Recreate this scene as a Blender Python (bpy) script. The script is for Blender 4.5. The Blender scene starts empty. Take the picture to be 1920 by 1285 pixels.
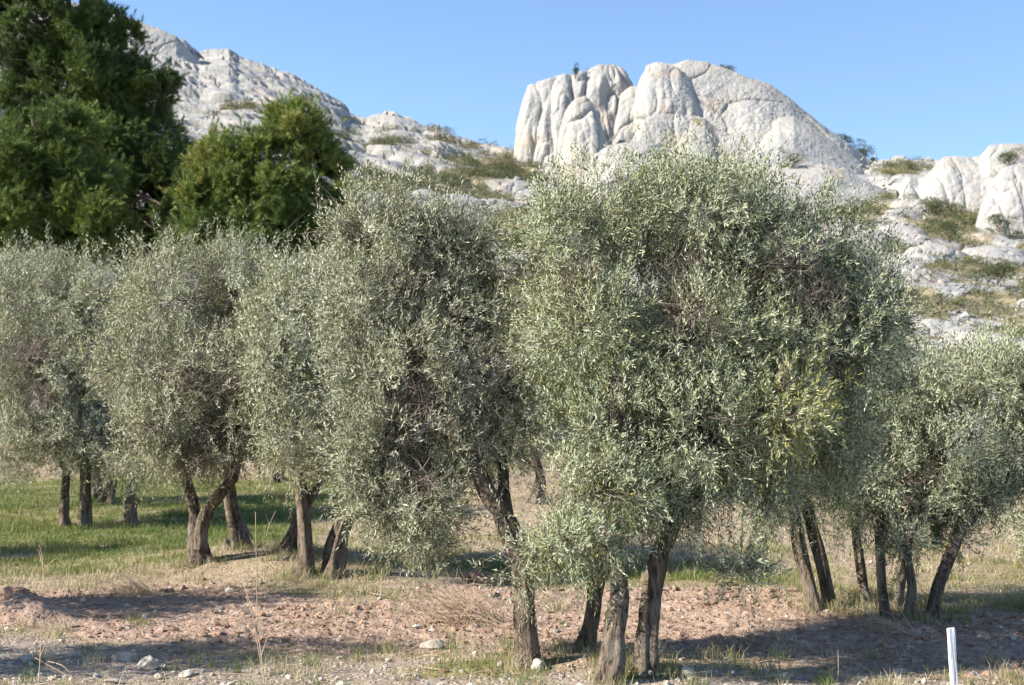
import bpy, math, random
import numpy as np
from mathutils import Vector

C = bpy.context.scene.collection
rng = np.random.default_rng(7)
random.seed(7)

# ------------------------------------------------------------------ camera, sky, sun, exposure
FPX, HOR, EYE = 2638.0, 850.0, 1.7              # focal length and horizon row in photograph pixels
TILT = math.atan((HOR - 642.5) / FPX)
SUN = np.array((-0.948, -0.318, 0.0)); SUN /= np.linalg.norm(SUN)
SUN_EL = math.radians(32)

cam = bpy.data.cameras.new('camera')
cam.sensor_width = 36; cam.lens = 36 * FPX / 1920
cam.clip_start = 0.1; cam.clip_end = 3000
cam.dof.use_dof = True; cam.dof.focus_distance = 11.3; cam.dof.aperture_fstop = 3.6
camo = bpy.data.objects.new('camera', cam); C.objects.link(camo)
camo.location = (0, 0, EYE); camo.rotation_euler = (math.pi / 2 + TILT, 0, 0)
S = bpy.context.scene
S.camera = camo
w = bpy.data.worlds.new('World'); S.world = w; w.use_nodes = True
nt = w.node_tree; nt.nodes.clear()
sky = nt.nodes.new('ShaderNodeTexSky'); sky.sky_type = 'NISHITA'; sky.sun_disc = False
sky.sun_elevation = SUN_EL; sky.sun_rotation = math.atan2(-SUN[0], SUN[1])
sky.altitude = 1800; sky.air_density = 1.0; sky.dust_density = 0.0; sky.ozone_density = 2.6
bg = nt.nodes.new('ShaderNodeBackground'); bg.inputs['Strength'].default_value = 0.093
wo = nt.nodes.new('ShaderNodeOutputWorld')
nt.links.new(sky.outputs[0], bg.inputs[0]); nt.links.new(bg.outputs[0], wo.inputs[0])
sl = bpy.data.lights.new('sun', 'SUN'); sl.energy = 5.0; sl.angle = math.radians(0.53); sl.color = (1.0, 0.93, 0.82)
so = bpy.data.objects.new('sun', sl); C.objects.link(so)
sd = Vector((SUN[0] * math.cos(SUN_EL), SUN[1] * math.cos(SUN_EL), math.sin(SUN_EL)))
so.rotation_euler = sd.to_track_quat('Z', 'Y').to_euler(); so.location = (-20, -20, 30)
S.view_settings.view_transform = 'Standard'; S.view_settings.look = 'None'
S.view_settings.gamma = 1.0; S.view_settings.exposure = 1.5
S.render.engine = 'CYCLES'
S.cycles.max_bounces = 6; S.cycles.diffuse_bounces = 3; S.cycles.transmission_bounces = 4; S.cycles.glossy_bounces = 2
S.cycles.use_denoising = True

# ------------------------------------------------------------------ helpers
def P(px, py, d):
    """point seen at photograph pixel (px, py) at forward distance d"""
    u = (np.asarray(px, float) - 960) / FPX; v = (642.5 - np.asarray(py, float)) / FPX
    fy = math.cos(TILT) - v * math.sin(TILT); up = math.sin(TILT) + v * math.cos(TILT)
    d = np.asarray(d, float)
    u, fy, up, d = np.broadcast_arrays(u, fy, up, d)
    return np.stack([u * d / fy, d, EYE + d * up / fy], -1)

def nrm(a): return a / np.maximum(np.linalg.norm(a, axis=-1, keepdims=True), 1e-9)
def sst(a, b, x): t = np.clip((x - a) / (b - a), 0, 1); return t * t * (3 - 2 * t)

def hsh(i, j, k, s=0):
    h = (i.astype(np.int64) * 374761393 + j.astype(np.int64) * 668265263 + k.astype(np.int64) * 2147483647 + s * 974711) & 0xffffffff
    h = ((h ^ (h >> 13)) * 1274126177) & 0xffffffff
    h = ((h ^ (h >> 16)) * 2246822519) & 0xffffffff
    return (h ^ (h >> 15)) & 0xffffffff
def hf(i, j, k, s=0): return hsh(i, j, k, s) / 4294967295.0

def noise(p, s=0):
    """smooth value noise in -1..1"""
    p = np.asarray(p, float); f = np.floor(p); t = p - f; t = t * t * t * (t * (t * 6 - 15) + 10)
    i = f.astype(np.int64); r = 0
    for a in (0, 1):
        for b in (0, 1):
            for c in (0, 1):
                wt = (t[..., 0] if a else 1 - t[..., 0]) * (t[..., 1] if b else 1 - t[..., 1]) * (t[..., 2] if c else 1 - t[..., 2])
                r = r + wt * hf(i[..., 0] + a, i[..., 1] + b, i[..., 2] + c, s)
    return r * 2 - 1
def fbm(p, o=4, s=0):
    r = 0; a = 0.5; p = np.asarray(p, float)
    for k in range(o):
        r = r + a * noise(p, s + k); p = p * 2.03 + 17.1; a *= 0.5
    return r
def worley(p, s=0):
    """F1, F2-F1 and a random number of the nearest cell"""
    p = np.asarray(p, float); f = np.floor(p).astype(np.int64)
    f1 = np.full(p.shape[:-1], 9.0); f2 = f1.copy(); cid = np.zeros(p.shape[:-1])
    for a in (-1, 0, 1):
        for b in (-1, 0, 1):
            for c in (-1, 0, 1):
                i, j, k = f[..., 0] + a, f[..., 1] + b, f[..., 2] + c
                d = np.sqrt((i + hf(i, j, k, s + 1) - p[..., 0])**2 + (j + hf(i, j, k, s + 2) - p[..., 1])**2 + (k + hf(i, j, k, s + 3) - p[..., 2])**2)
                n = d < f1
                f2 = np.where(n, f1, np.minimum(f2, d)); cid = np.where(n, hf(i, j, k, s + 4), cid); f1 = np.where(n, d, f1)
    return f1, f2 - f1, cid

def mesh(name, V, faces, mat=None, parent=None, smooth=False, attrs=None, loc=None):
    """one mesh object from numpy vertices and a list of (n,3) or (n,4) index arrays"""
    V = np.asarray(V, float)
    if loc is not None: V = V - np.asarray(loc)
    me = bpy.data.meshes.new(name)
    if not isinstance(faces, (list, tuple)): faces = [faces]
    faces = [np.asarray(f, np.int64) for f in faces if len(f)]
    me.vertices.add(len(V)); me.vertices.foreach_set('co', V.astype(np.float32).ravel())
    nl = sum(f.size for f in faces); npoly = sum(len(f) for f in faces)
    me.loops.add(nl); me.loops.foreach_set('vertex_index', np.concatenate([f.ravel() for f in faces]).astype(np.int32))
    tot = np.concatenate([np.full(len(f), f.shape[1]) for f in faces])
    st = np.concatenate([[0], np.cumsum(tot)[:-1]])
    me.polygons.add(npoly); me.polygons.foreach_set('loop_start', st.astype(np.int32)); me.polygons.foreach_set('loop_total', tot.astype(np.int32))
    me.polygons.foreach_set('use_smooth', np.full(npoly, bool(smooth)))
    me.update(calc_edges=True)
    for k, (dom, val) in (attrs or {}).items():
        a = me.attributes.new(k, 'FLOAT', dom); a.data.foreach_set('value', np.asarray(val, np.float32))
    if mat: me.materials.append(mat)
    o = bpy.data.objects.new(name, me); C.objects.link(o)
    if parent is not None:
        o.parent = parent
        if loc is None: o.location = -parent.location
    elif loc is not None: o.location = loc
    return o

def tag(o, label=None, cat=None, group=None, kind=None):
    for k, v in (('label', label), ('category', cat), ('group', group), ('kind', kind)):
        if v: o[k] = v
    return o
def thing(name, label, cat, loc, group=None):
    o = bpy.data.objects.new(name, None); C.objects.link(o); o.location = [float(a) for a in loc]; o.empty_display_size = 0.2
    return tag(o, label, cat, group)

# materials -------------------------------------------------------
class Mat:
    def __init__(s, name):
        s.m = bpy.data.materials.new(name); s.m.use_nodes = True; s.nt = s.m.node_tree; s.nt.nodes.clear()
        s.out = s.n('OutputMaterial'); s.bsdf = s.n('BsdfPrincipled'); s.l(s.bsdf.outputs[0], s.out.inputs[0])
        s.co = s.n('NewGeometry').outputs['Position']
    def n(s, t, **kw):
        n = s.nt.nodes.new('ShaderNode' + t)
        for k, v in kw.items(): setattr(n, k, v)
        return n
    def l(s, a, b): s.nt.links.new(a, b)
    def set(s, i, v):
        if hasattr(v, 'links') or isinstance(v, bpy.types.NodeSocket): s.l(v, i)
        elif isinstance(v, (tuple, list)): i.default_value = tuple(v) + (1,) if len(v) == 3 and len(i.default_value) == 4 else v
        else: i.default_value = v
    def noise(s, scale, detail=4, rough=.55, co=None, out='Fac', dist=0):
        n = s.n('TexNoise'); s.l(co or s.co, n.inputs['Vector'])
        n.inputs['Scale'].default_value = scale; n.inputs['Detail'].default_value = detail; n.inputs['Roughness'].default_value = rough; n.inputs['Distortion'].default_value = dist
        return n.outputs[out]
    def vor(s, scale, feature='F1', co=None, out='Distance'):
        n = s.n('TexVoronoi', feature=feature); s.l(co or s.co, n.inputs['Vector']); n.inputs['Scale'].default_value = scale
        return n.outputs[out]
    def scl(s, v, co=None):
        n = s.n('Mapping'); s.l(co or s.co, n.inputs['Vector']); n.inputs['Scale'].default_value = v; return n.outputs[0]
    def mp(s, x, a, b, c=0., d=1.):
        n = s.n('MapRange'); n.interpolation_type = 'SMOOTHSTEP'
        s.set(n.inputs[0], x)
        for i, v in enumerate((a, b, c, d)): n.inputs[i + 1].default_value = v
        return n.outputs[0]
    def mix(s, f, a, b, mode='MIX'):
        n = s.n('Mix', data_type='RGBA', blend_type=mode); s.set(n.inputs[0], f); s.set(n.inputs[6], a); s.set(n.inputs[7], b); return n.outputs[2]
    def n_warp(s, scale, amt):
        a = s.n('VectorMath', operation='MULTIPLY_ADD'); s.l(s.noise(scale, 4, .6, out='Color'), a.inputs[0]); a.inputs[1].default_value = (amt * 2,) * 3; s.l(s.co, a.inputs[2]); return a.outputs[0]
    def math(s, op, a, b=0.):
        n = s.n('Math', operation=op); s.set(n.inputs[0], a); s.set(n.inputs[1], b); return n.outputs[0]
    def attr(s, name): return s.n('Attribute', attribute_name=name).outputs['Fac']
    def bump(s, h, strength, dist, normal=None):
        n = s.n('Bump'); n.inputs['Strength'].default_value = strength; n.inputs['Distance'].default_value = dist
        s.l(h, n.inputs['Height'])
        if normal: s.l(normal, n.inputs['Normal'])
        return n.outputs[0]
    def done(s, col, rough=.9, normal=None, spec=.2):
        s.set(s.bsdf.inputs['Base Color'], col); s.set(s.bsdf.inputs['Roughness'], rough)
        s.bsdf.inputs['Specular IOR Level'].default_value = spec
        if normal: s.l(normal, s.bsdf.inputs['Normal'])
        return s.m

def leaf_mat(name, cols, under=None, trans=.2, rough=.45, spec=.4, tcol=None):
    m = Mat(name)
    r = m.n('ValToRGB'); e = r.color_ramp.elements
    while len(e) < len(cols): e.new(.5)
    for i, (p, c) in enumerate(cols): e[i].position = p; e[i].color = (*c, 1)
    m.l(m.attr('tint'), r.inputs[0])
    col = r.outputs[0]
    if under:
        g = m.n('NewGeometry').outputs['Backfacing']
        und = m.mix(m.math('MULTIPLY', m.attr('tint'), .3), under, col)
        col = m.mix(g, col, und)
    m.done(col, rough, spec=spec)
    t = m.n('BsdfTranslucent'); m.set(t.inputs[0], m.mix(.5, col, tcol or (.14, .18, .03)))
    x = m.n('MixShader'); x.inputs[0].default_value = trans
    m.l(m.bsdf.outputs[0], x.inputs[1]); m.l(t.outputs[0], x.inputs[2]); m.l(x.outputs[0], m.out.inputs[0])
    return m.m

def bark_mat(name, a, b, sc=1.0):
    m = Mat(name)
    st = m.scl((1, 1, .20))
    v = m.noise(30 * sc, 6, .68, st, dist=.6); k = m.noise(4.5 * sc, 4); g = m.noise(13 * sc, 5, .6, m.scl((1, 1, .45)), dist=1.2); fn = m.noise(110 * sc, 3)
    col = m.mix(m.mp(v, .34, .66), a, b)
    col = m.mix(m.mp(v, .47, .36, 0., .75), col, tuple(x * .4 for x in a))
    col = m.mix(m.mp(g, .46, .34, 0, .6), col, tuple(x * .45 for x in a))
    col = m.mix(m.mp(k, .5, .66, 0, .6), col, (.19, .17, .15))
    h = m.math('ADD', m.math('MULTIPLY', fn, .25), m.math('ADD', m.math('MULTIPLY', g, 1.2), v))
    return m.done(col, .92, m.bump(h, 1., .025), .12)

M = {}
M['olive'] = leaf_mat('olive_leaf', [(0, (.070, .088, .044)), (.45, (.165, .185, .095)), (.8, (.27, .28, .11)), (1, (.38, .33, .09))], under=(.46, .47, .35), trans=.2, rough=.46, spec=.35)
M['olive_green'] = leaf_mat('green_olive_leaf', [(0, (.040, .060, .020)), (.45, (.118, .152, .056)), (.75, (.235, .262, .075)), (1, (.38, .35, .07))], under=(.41, .44, .30), trans=.17, rough=.45, spec=.35)
M['olive_pale'] = leaf_mat('pale_olive_leaf', [(0, (.070, .084, .042)), (.45, (.158, .170, .088)), (.8, (.265, .26, .115)), (1, (.37, .31, .10))], under=(.415, .42, .305), trans=.2, rough=.48, spec=.35)
M['pine'] = leaf_mat('pine_needle', [(0, (.022, .042, .012)), (.5, (.073, .120, .024)), (.85, (.17, .232, .043)), (1, (.27, .23, .07))], trans=.22, rough=.6)
M['scrub'] = leaf_mat('scrub_leaf', [(0, (.032, .045, .018)), (.5, (.078, .092, .032)), (.85, (.15, .13, .06)), (1, (.20, .155, .09))], trans=.1, rough=.7)
M['grass'] = leaf_mat('grass_blade', [(0, (.055, .095, .016)), (.4, (.12, .145, .034)), (.6, (.20, .185, .068)), (.8, (.31, .26, .155)), (1, (.40, .34, .24))], trans=.25, rough=.6, tcol=(.25, .33, .05))
M['bark'] = bark_mat('olive_bark', (.074, .056, .042), (.19, .152, .118))
M['pinebark'] = bark_mat('pine_bark', (.12, .08, .055), (.22, .17, .13), .6)
mt = Mat('dry_twig'); M['twig'] = mt.done(mt.mix(mt.noise(9), (.10, .076, .06), (.25, .21, .175)), .9)
mt = Mat('dry_straw'); M['straw'] = mt.done(mt.mix(mt.noise(9), (.27, .19, .13), (.50, .385, .285)), .9)

def rock_mat(name, tone=1.0, grey=.5, streak=(1, 1, .12)):
    m = Mat(name)
    a = m.noise(.09, 5); b = m.noise(.5, 6, .7); c = m.noise(2.2, 6, .7)
    st = m.noise(.8, 6, .7, m.scl(streak), dist=.5)
    col = m.mix(m.mp(a, .38, .62), (.56 * tone, .535 * tone, .50 * tone), (.44 * tone, .44 * tone, .435 * tone))
    col = m.mix(m.mp(b, .45, .75, 0, .7), col, (.36 * tone, .365 * tone, .37 * tone))
    col = m.mix(m.mp(st, .48, .72, 0, grey), col, (.30, .30, .30))
    col = m.mix(m.mp(m.noise(.16, 5, .65), .52, .68, 0, .6), col, (.58 * tone, .46 * tone, .36 * tone))
    col = m.mix(m.mp(c, .55, .75, 0, .35), col, (.25, .25, .25))
    fc = m.vor(.55, 'DISTANCE_TO_EDGE', m.n_warp(.9, .8)); fk = m.vor(1.7, 'DISTANCE_TO_EDGE', m.n_warp(2.2, .4))
    col = m.mix(m.math('MULTIPLY', m.mp(fc, .0, .035, .55, 0.), m.mp(m.noise(.3, 3), .45, .6)), col, (.2, .185, .165))
    col = m.mix(m.math('MULTIPLY', m.mp(fk, .0, .05, .35, 0.), m.mp(m.noise(.45, 3), .5, .62)), col, (.2, .185, .165))
    ck = m.attr('crack')
    col = m.mix(m.math('MULTIPLY', ck, .55), col, (.16, .145, .125))
    s = m.attr('scrub')
    sm = m.mp(m.math('ADD', s, m.math('MULTIPLY', m.math('SUBTRACT', b, .5), 1.2)), .45, .6)
    col = m.mix(sm, col, m.mix(m.noise(1.1, 4), (.24, .20, .145), (.12, .11, .06)))
    h = m.math('ADD', b, m.math('ADD', m.math('MULTIPLY', c, .45), m.math('MULTIPLY', st, .4)))
    return m.done(col, .95, m.bump(h, .6, .6), .1)
M['rock'] = rock_mat('limestone', .58, .5, (.12, .12, .9))
M['cliff'] = rock_mat('pale_limestone', .60, .6)

def ground_mat():
    m = Mat('grove_ground')
    n1 = m.noise(.9, 5, .6); n2 = m.noise(6, 6, .65); n3 = m.noise(34, 5, .7); n4 = m.noise(130, 3, .6)
    soil = m.mix(m.mp(n2, .3, .7), (.215, .145, .107), (.41, .30, .235))
    soil = m.mix(m.mp(n3, .5, .75, 0, .6), soil, (.44, .345, .285))
    soil = m.mix(m.mp(n3, .45, .28, 0, .5), soil, (.15, .09, .065))
    dry = m.mix(m.mp(n2, .3, .7), (.205, .155, .107), (.37, .29, .21))
    dry = m.mix(m.mp(n3, .5, .7, 0, .5), dry, (.49, .42, .33))
    grn = m.mix(m.mp(n3, .35, .65), (.075, .095, .026), (.17, .17, .06))
    stn = m.mix(m.mp(n3, .35, .65), (.21, .165, .13), (.37, .31, .255))
    v = m.vor(17); vc = m.vor(17, out='Color')
    stn = m.mix(m.mp(v, .34, .22, 0, .8), stn, m.mix(.35, (.46, .415, .365), vc, 'MULTIPLY'))
    sh = m.noise(1.7, 5, .65, dist=.5)
    grn = m.mix(m.mp(sh, .42, .62, 0, .8), grn, (.30, .245, .145))
    jit = m.math('MULTIPLY', m.math('SUBTRACT', m.math('ADD', m.math('MULTIPLY', n1, .5), m.math('MULTIPLY', n2, .5)), .5), 1.6)
    def msk(name, lo=.4, hi=.6): return m.mp(m.math('ADD', m.attr(name), jit), lo, hi)
    col = m.mix(msk('soil'), dry, soil)
    col = m.mix(msk('stone'), col, stn)
    col = m.mix(msk('grass', .35, .65), col, grn)
    h = m.math('ADD', n3, m.math('ADD', m.math('MULTIPLY', n4, .4), m.mp(v, .1, .4)))
    return m.done(col, .96, m.bump(h, .8, .03), .08)
M['ground'] = ground_mat()
mt = Mat('field_stone'); a_ = mt.noise(14, 6, .7); M['stone'] = mt.done(mt.mix(mt.mp(a_, .35, .7), (.43, .385, .33), (.24, .21, .18)), .92, mt.bump(mt.noise(30, 5), .6, .02))
mt = Mat('soil_clod'); a_ = mt.noise(22, 6, .7); M['clod'] = mt.done(mt.mix(mt.mp(a_, .3, .7), (.155, .095, .066), (.35, .245, .185)), .97, mt.bump(mt.noise(60, 5), .8, .02), .05)

# tubes, rocks ----------------------------------------------------
def spline(pts, n):
    pts = np.asarray(pts, float); k = len(pts)
    if k == 2: return pts[0] + (pts[1] - pts[0]) * np.linspace(0, 1, n)[:, None]
    t = np.linspace(0, k - 1 - 1e-6, n); i = t.astype(int); f = (t - i)[:, None]
    g = lambda j: pts[np.clip(j, 0, k - 1)]
    p0, p1, p2, p3 = g(i - 1), g(i), g(i + 1), g(i + 2)
    return .5 * (2 * p1 + (p2 - p0) * f + (2 * p0 - 5 * p1 + 4 * p2 - p3) * f**2 + (3 * p1 - p0 - 3 * p2 + p3) * f**3)

def tube(pts, rad, seg=8, n=None, gnarl=0., seed=0, flare=0., cap=True):
    """swept tube through pts with radii rad; returns verts, quads"""
    n = n or max(4, len(pts) * 3)
    c = spline(pts, n); r = np.interp(np.linspace(0, 1, n), np.linspace(0, 1, len(rad)), rad)
    T = nrm(np.gradient(c, axis=0)); ref = np.where(np.abs(T[:, :1]) > .8, [[0., 1, 0]], [[1., 0, 0]])
    A = nrm(np.cross(T, ref)); B = np.cross(T, A)
    th = np.linspace(0, 2 * np.pi, seg, endpoint=False)
    rr = np.repeat(r[:, None], seg, 1)
    if gnarl:
        q = np.stack([np.cos(th)[None] * 1.3 + 0 * rr, np.sin(th)[None] * 1.3 + 0 * rr, (np.arange(n) * np.linalg.norm(c[-1] - c[0]) / n * 2.2)[:, None] + 0 * rr], -1)
        rr = rr * (1 + gnarl * (1.3 * noise(q * 1.6, seed) + .8 * noise(q * np.array((3.4, 3.4, 1.6)), seed + 5)))
    if flare:
        s = np.linspace(0, 1, n) * np.linalg.norm(np.diff(c, axis=0), axis=1).sum(); fl = np.exp(-(s / (r[0] * 2.6))**1.3); lob = .6 + .45 * np.cos(th * 3 + seed) + .3 * np.cos(th * 5 + 2 * seed)
        rr = rr * (1 + flare * fl[:, None] * lob[None])
    V = c[:, None] + A[:, None] * (np.cos(th)[None, :, None] * rr[..., None]) + B[:, None] * (np.sin(th)[None, :, None] * rr[..., None])
    V = V.reshape(-1, 3)
    i = np.arange(n - 1)[:, None] * seg; j = np.arange(seg)[None]; j2 = (j + 1) % seg
    F = np.stack([i + j, i + j2, i + seg + j2, i + seg + j], -1).reshape(-1, 4)
    if cap:
        V = np.vstack([V, c[-1] + T[-1] * r[-1] * .5])
        e = (n - 1) * seg; k = np.arange(seg)
        F2 = np.stack([e + k, e + (k + 1) % seg, np.full(seg, len(V) - 1), np.full(seg, len(V) - 1)], -1)
        F = np.vstack([F, F2[:, [0, 1, 2, 2]]])
    return V, F
class Bag:
    """collects shapes into one mesh"""
    def __init__(s): s.V = []; s.Q = []; s.T = []; s.n = 0; s.a = []
    def add(s, V, F):
        F = np.asarray(F); bad = F.shape[1] == 4 and (F[:, 2] == F[:, 3])
        if F.shape[1] == 4:
            s.Q.append(F[~bad] + s.n); s.T.append(F[bad][:, :3] + s.n)
        else: s.T.append(F + s.n)
        s.V.append(V); s.n += len(V)
    def build(s, name, mat, parent=None, smooth=True, loc=None):
        return mesh(name, np.vstack(s.V), [np.vstack(f) for f in (s.T, s.Q) if f and sum(map(len, f))], mat, parent, smooth, loc=loc)

def thin_twigs(p0, p1, r, bend=.12):
    """many thin three-sided twigs of two segments, vectorised"""
    p0 = np.asarray(p0); p1 = np.asarray(p1); n = len(p0); L = np.linalg.norm(p1 - p0, axis=1, keepdims=True)
    mid = (p0 + p1) / 2 + rng.normal(0, 1, (n, 3)) * L * bend
    T = nrm(p1 - p0); A = nrm(np.cross(T, rng.normal(0, 1, (n, 3)))); B = np.cross(T, A)
    V = []
    for c, k in ((p0, 1.), (mid, .75), (p1, .3)):
        for th in (0, 2.094, 4.189): V.append(c + (A * math.cos(th) + B * math.sin(th)) * (r * k)[:, None])
    V = np.stack(V, 1).reshape(-1, 3)
    q = np.array([[a * 3 + b, a * 3 + (b + 1) % 3, a * 3 + 3 + (b + 1) % 3, a * 3 + 3 + b] for a in (0, 1) for b in range(3)])
    return V, (np.arange(n)[:, None, None] * 9 + q[None]).reshape(-1, 4)

_ico = None
def ico(sub=2):
    import bmesh
    bm = bmesh.new(); bmesh.ops.create_icosphere(bm, subdivisions=sub, radius=1); bm.verts.ensure_lookup_table()
    V = np.array([v.co[:] for v in bm.verts]); F = np.array([[v.index for v in f.verts] for f in bm.faces]); bm.free(); return V, F
BASES = []
ICO = {1: ico(1), 2: ico(2), 3: ico(3), 4: ico(4)}
def stone_shape(size, seed, sub=3, flat=.62, rough=.25):
    V, F = ICO[sub]; V = V.copy(); q = V + seed * 7.31
    for k in range(11):                                  # chop with random planes for facets
        r = np.random.default_rng(seed * 31 + k); nrmv = nrm(r.normal(0, 1, 3)); h = r.uniform(.45, .8)
        d = V @ nrmv; V = V - np.maximum(d - h, 0)[:, None] * nrmv
    V = V * (1 + rough * .5 * fbm(q * 1.7, 3, seed))[:, None]
    return V * np.array((1, .8, flat)) * size, F
def scatter_lumps(name, pts, sizes, mat, label, cat, sub=1):
    V, F = ICO[sub]; n = len(pts)
    sc = sizes[:, None] * rng.uniform(.6, 1.15, (n, 3)) * np.array((1, 1, .75))
    a = rng.uniform(0, 6.28, n); ca, sa = np.cos(a), np.sin(a)
    W = V[None] * (1 + .28 * rng.normal(0, 1, (n, len(V), 1))).clip(.6, 1.5) * sc[:, None]
    X = W[..., 0] * ca[:, None] - W[..., 1] * sa[:, None]; Y = W[..., 0] * sa[:, None] + W[..., 1] * ca[:, None]
    W = np.stack([X, Y, W[..., 2]], -1) + pts[:, None]
    o = mesh(name, W.reshape(-1, 3), (np.arange(n)[:, None, None] * len(V) + F[None]).reshape(-1, 3), mat)
    return tag(o, label, cat, kind='stuff')

# ------------------------------------------------------------------ ground
MOUNDS = [(-.0, 11.3, .07, .8), (.9, 11.2, .08, .9), (-2.35, 17.0, .22, 1.1), (-3.9, 17.8, .16, 1.2), (3.2, 14.4, .05, 1.0), (4.1, 14.3, .04, 1.4), (-4.65, 13.6, .22, .35)]
def gz(x, y):
    x, y = np.broadcast_arrays(np.asarray(x, float), np.asarray(y, float))
    yy = np.minimum(y, 60) - 12.5
    z = .06 * (np.sqrt(yy**2 + 6) + yy) / 2 - .012
    z = z + .05 * noise(np.stack([x * .35, y * .45, 0 * x + 3], -1), 3)
    for mx, my, h, r in MOUNDS: z = z + h * np.exp(-((x - mx)**2 + (y - my)**2) / r**2)
    return z
def gdist(px, py):
    """forward distance at which the ground shows at pixel (px, py)"""
    d = np.full(np.broadcast(np.asarray(px, float), np.asarray(py, float)).shape, 12.0)
    lo = d * 0 + 6.; hi = d * 0 + 60.
    for _ in range(40):
        m = (lo + hi) / 2; p = P(px, py, m); under = p[..., 2] < gz(p[..., 0], p[..., 1])
        hi = np.where(under, m, hi); lo = np.where(under, lo, m)
    return (lo + hi) / 2
def gp(px, py):
    p = P(px, py, gdist(px, py)); return p
def zones(x, y):
    n = noise(np.stack([x * .5, y * .8, x * 0], -1), 11); n2 = noise(np.stack([x * 1.7, y * 2.2, x * 0 + 4], -1), 12)
    yl = y + .8 * n + .35 * n2
    near_edge = 11.7 - .16 * x
    soil = sst(near_edge - .3, near_edge + .7, yl) * (1 - sst(15.3 - .38 * np.maximum(x, 0) , 16.2 - .38 * np.maximum(x, 0), yl))
    stone = 1 - sst(near_edge - .8, near_edge + .3, yl)
    grass = sst(16.5, 18.6, yl + .9 * n2) * (1 - sst(28, 36, yl)) * (.12 + .88 * sst(-1.2, -4.2, x + .5 * n)) 
    grass = np.maximum(grass, .42 * sst(14.3, 15.4, yl) * (1 - sst(20, 23, yl)))
    grass = np.maximum(grass, .8 * np.exp(-((x - .3) / 3.0)**2 - ((y - 17.6) / 1.7)**2))
    grass = np.maximum(grass, .85 * np.exp(-((x - 1.5) / 1.6)**2 - ((y - 16.6) / 1.0)**2))
    grass = np.maximum(grass, .9 * np.exp(-((x - 5.6) / 1.5)**2 - ((y - 14.6) / .8)**2))
    for gx, gy, rx, ry, a in ((-.3, 11.0, .75, .45, .8), (.95, 10.9, .4, .5, .85), (-.55, 11.6, .4, .3, .5), (1.3, 10.2, .9, .3, .6), (-.1, 10.2, .6, .3, .6)):
        grass = np.maximum(grass, a * np.exp(-((x - gx) / rx)**2 - ((y - gy) / ry)**2))
    return np.clip(soil, 0, 1), np.clip(stone, 0, 1), np.clip(grass, 0, 1)
def gfine(x, y):
    s, st, g = zones(x, y); q = np.stack([x, y, 0 * x], -1); k = 1 - sst(30, 60, y)
    f1, ed, ci = worley(q * 5.5, 5); lump = np.clip(.6 - f1, 0, 1) * (.3 + ci)
    f2, _, c2 = worley(q * 14, 9); lump2 = np.clip(.55 - f2, 0, 1) * (.3 + c2)
    return k * (s * (.055 * lump + .045 * lump2 + .03 * fbm(q * 2.2, 3, 2)) + (1 - s) * (.02 * lump + .018 * lump2 + .02 * fbm(q * 3, 3, 6)))

uu = np.linspace(-.5, .5, 860)
ex = .5 * (120 ** np.linspace(0, 1, 16))[1:]
uu = np.concatenate([-ex[::-1], uu, ex])
yy = np.concatenate([np.linspace(-80, 6, 14), 7.2 * (50 / 7.2) ** np.linspace(0, 1, 520), [56, 65, 80, 120, 200, 400, 900]])
Y, U = np.meshgrid(yy, uu, indexing='ij'); X = U * np.maximum(Y, 7.2)
X = np.where(Y > 60, U * 60 * (1 + (Y - 60) / 300), X)
Z = gz(X, Y) + gfine(X, Y)
far = (np.abs(U) > .5); Z = np.where(far, gz(X, Y), Z)
nr, nc = X.shape
def grid_faces(nr, nc):
    i = np.arange(nr - 1)[:, None] * nc + np.arange(nc - 1)[None]
    return np.stack([i, i + 1, i + nc + 1, i + nc], -1).reshape(-1, 4)
so_, st_, gr_ = zones(X, Y)
tag(mesh('ground', np.stack([X, Y, Z], -1).reshape(-1, 3), grid_faces(nr, nc), M['ground'], smooth=True,
         attrs={'soil': ('POINT', so_.ravel()), 'stone': ('POINT', st_.ravel()), 'grass': ('POINT', gr_.ravel())}), kind='structure',
    label='stony tilled ground of the olive grove with grass behind')

# ------------------------------------------------------------------ hillside
SKY = np.array([(-600, -260), (-300, -150), (0, -40), (120, 0), (200, 22), (250, 36), (300, 56), (345, 74), (372, 96), (430, 92), (447, 106), (500, 123), (560, 146), (600, 166), (640, 190), (656, 210),
                (680, 219), (740, 212), (790, 229), (822, 235), (856, 254), (884, 266), (930, 279), (980, 291), (1060, 285), (1200, 300), (1400, 300), (1560, 300), (1640, 306), (1665, 300), (1692, 299), (1730, 304), (1760, 306), (1900, 330), (2100, 320), (2600, 380)], float)
def gaus(px, py, L):
    r = np.zeros(np.broadcast(px, py).shape)
    for a, b, rx, ry in L: r = np.maximum(r, np.exp(-(((px - a) / rx)**2 + ((py - b) / ry)**2)))
    return r
SCRUB = [(860, 335, 150, 17), (760, 350, 100, 22), (1050, 296, 85, 14), (940, 312, 120, 18), (890, 362, 60, 14), (1110, 290, 50, 10), (1000, 335, 50, 10), (980, 400, 60, 10),
         (1610, 395, 70, 26), (1690, 318, 55, 12), (1800, 400, 55, 30), (1870, 430, 70, 25), (1760, 420, 40, 22), (1850, 505, 95, 26), (1770, 500, 50, 18), (1760, 590, 60, 16), (1850, 580, 80, 26), (1590, 372, 50, 14), (1720, 560, 45, 20), (1900, 620, 60, 25), (1690, 470, 40, 12),
         (450, 203, 45, 7), (825, 268, 40, 6), (725, 272, 50, 6), (640, 258, 25, 6), (890, 275, 40, 4), (560, 188, 30, 5), (700, 320, 30, 8), (1990, 500, 120, 60), (985, 560, 130, 150), (700, 470, 200, 60), (1350, 640, 300, 120)]
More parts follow.
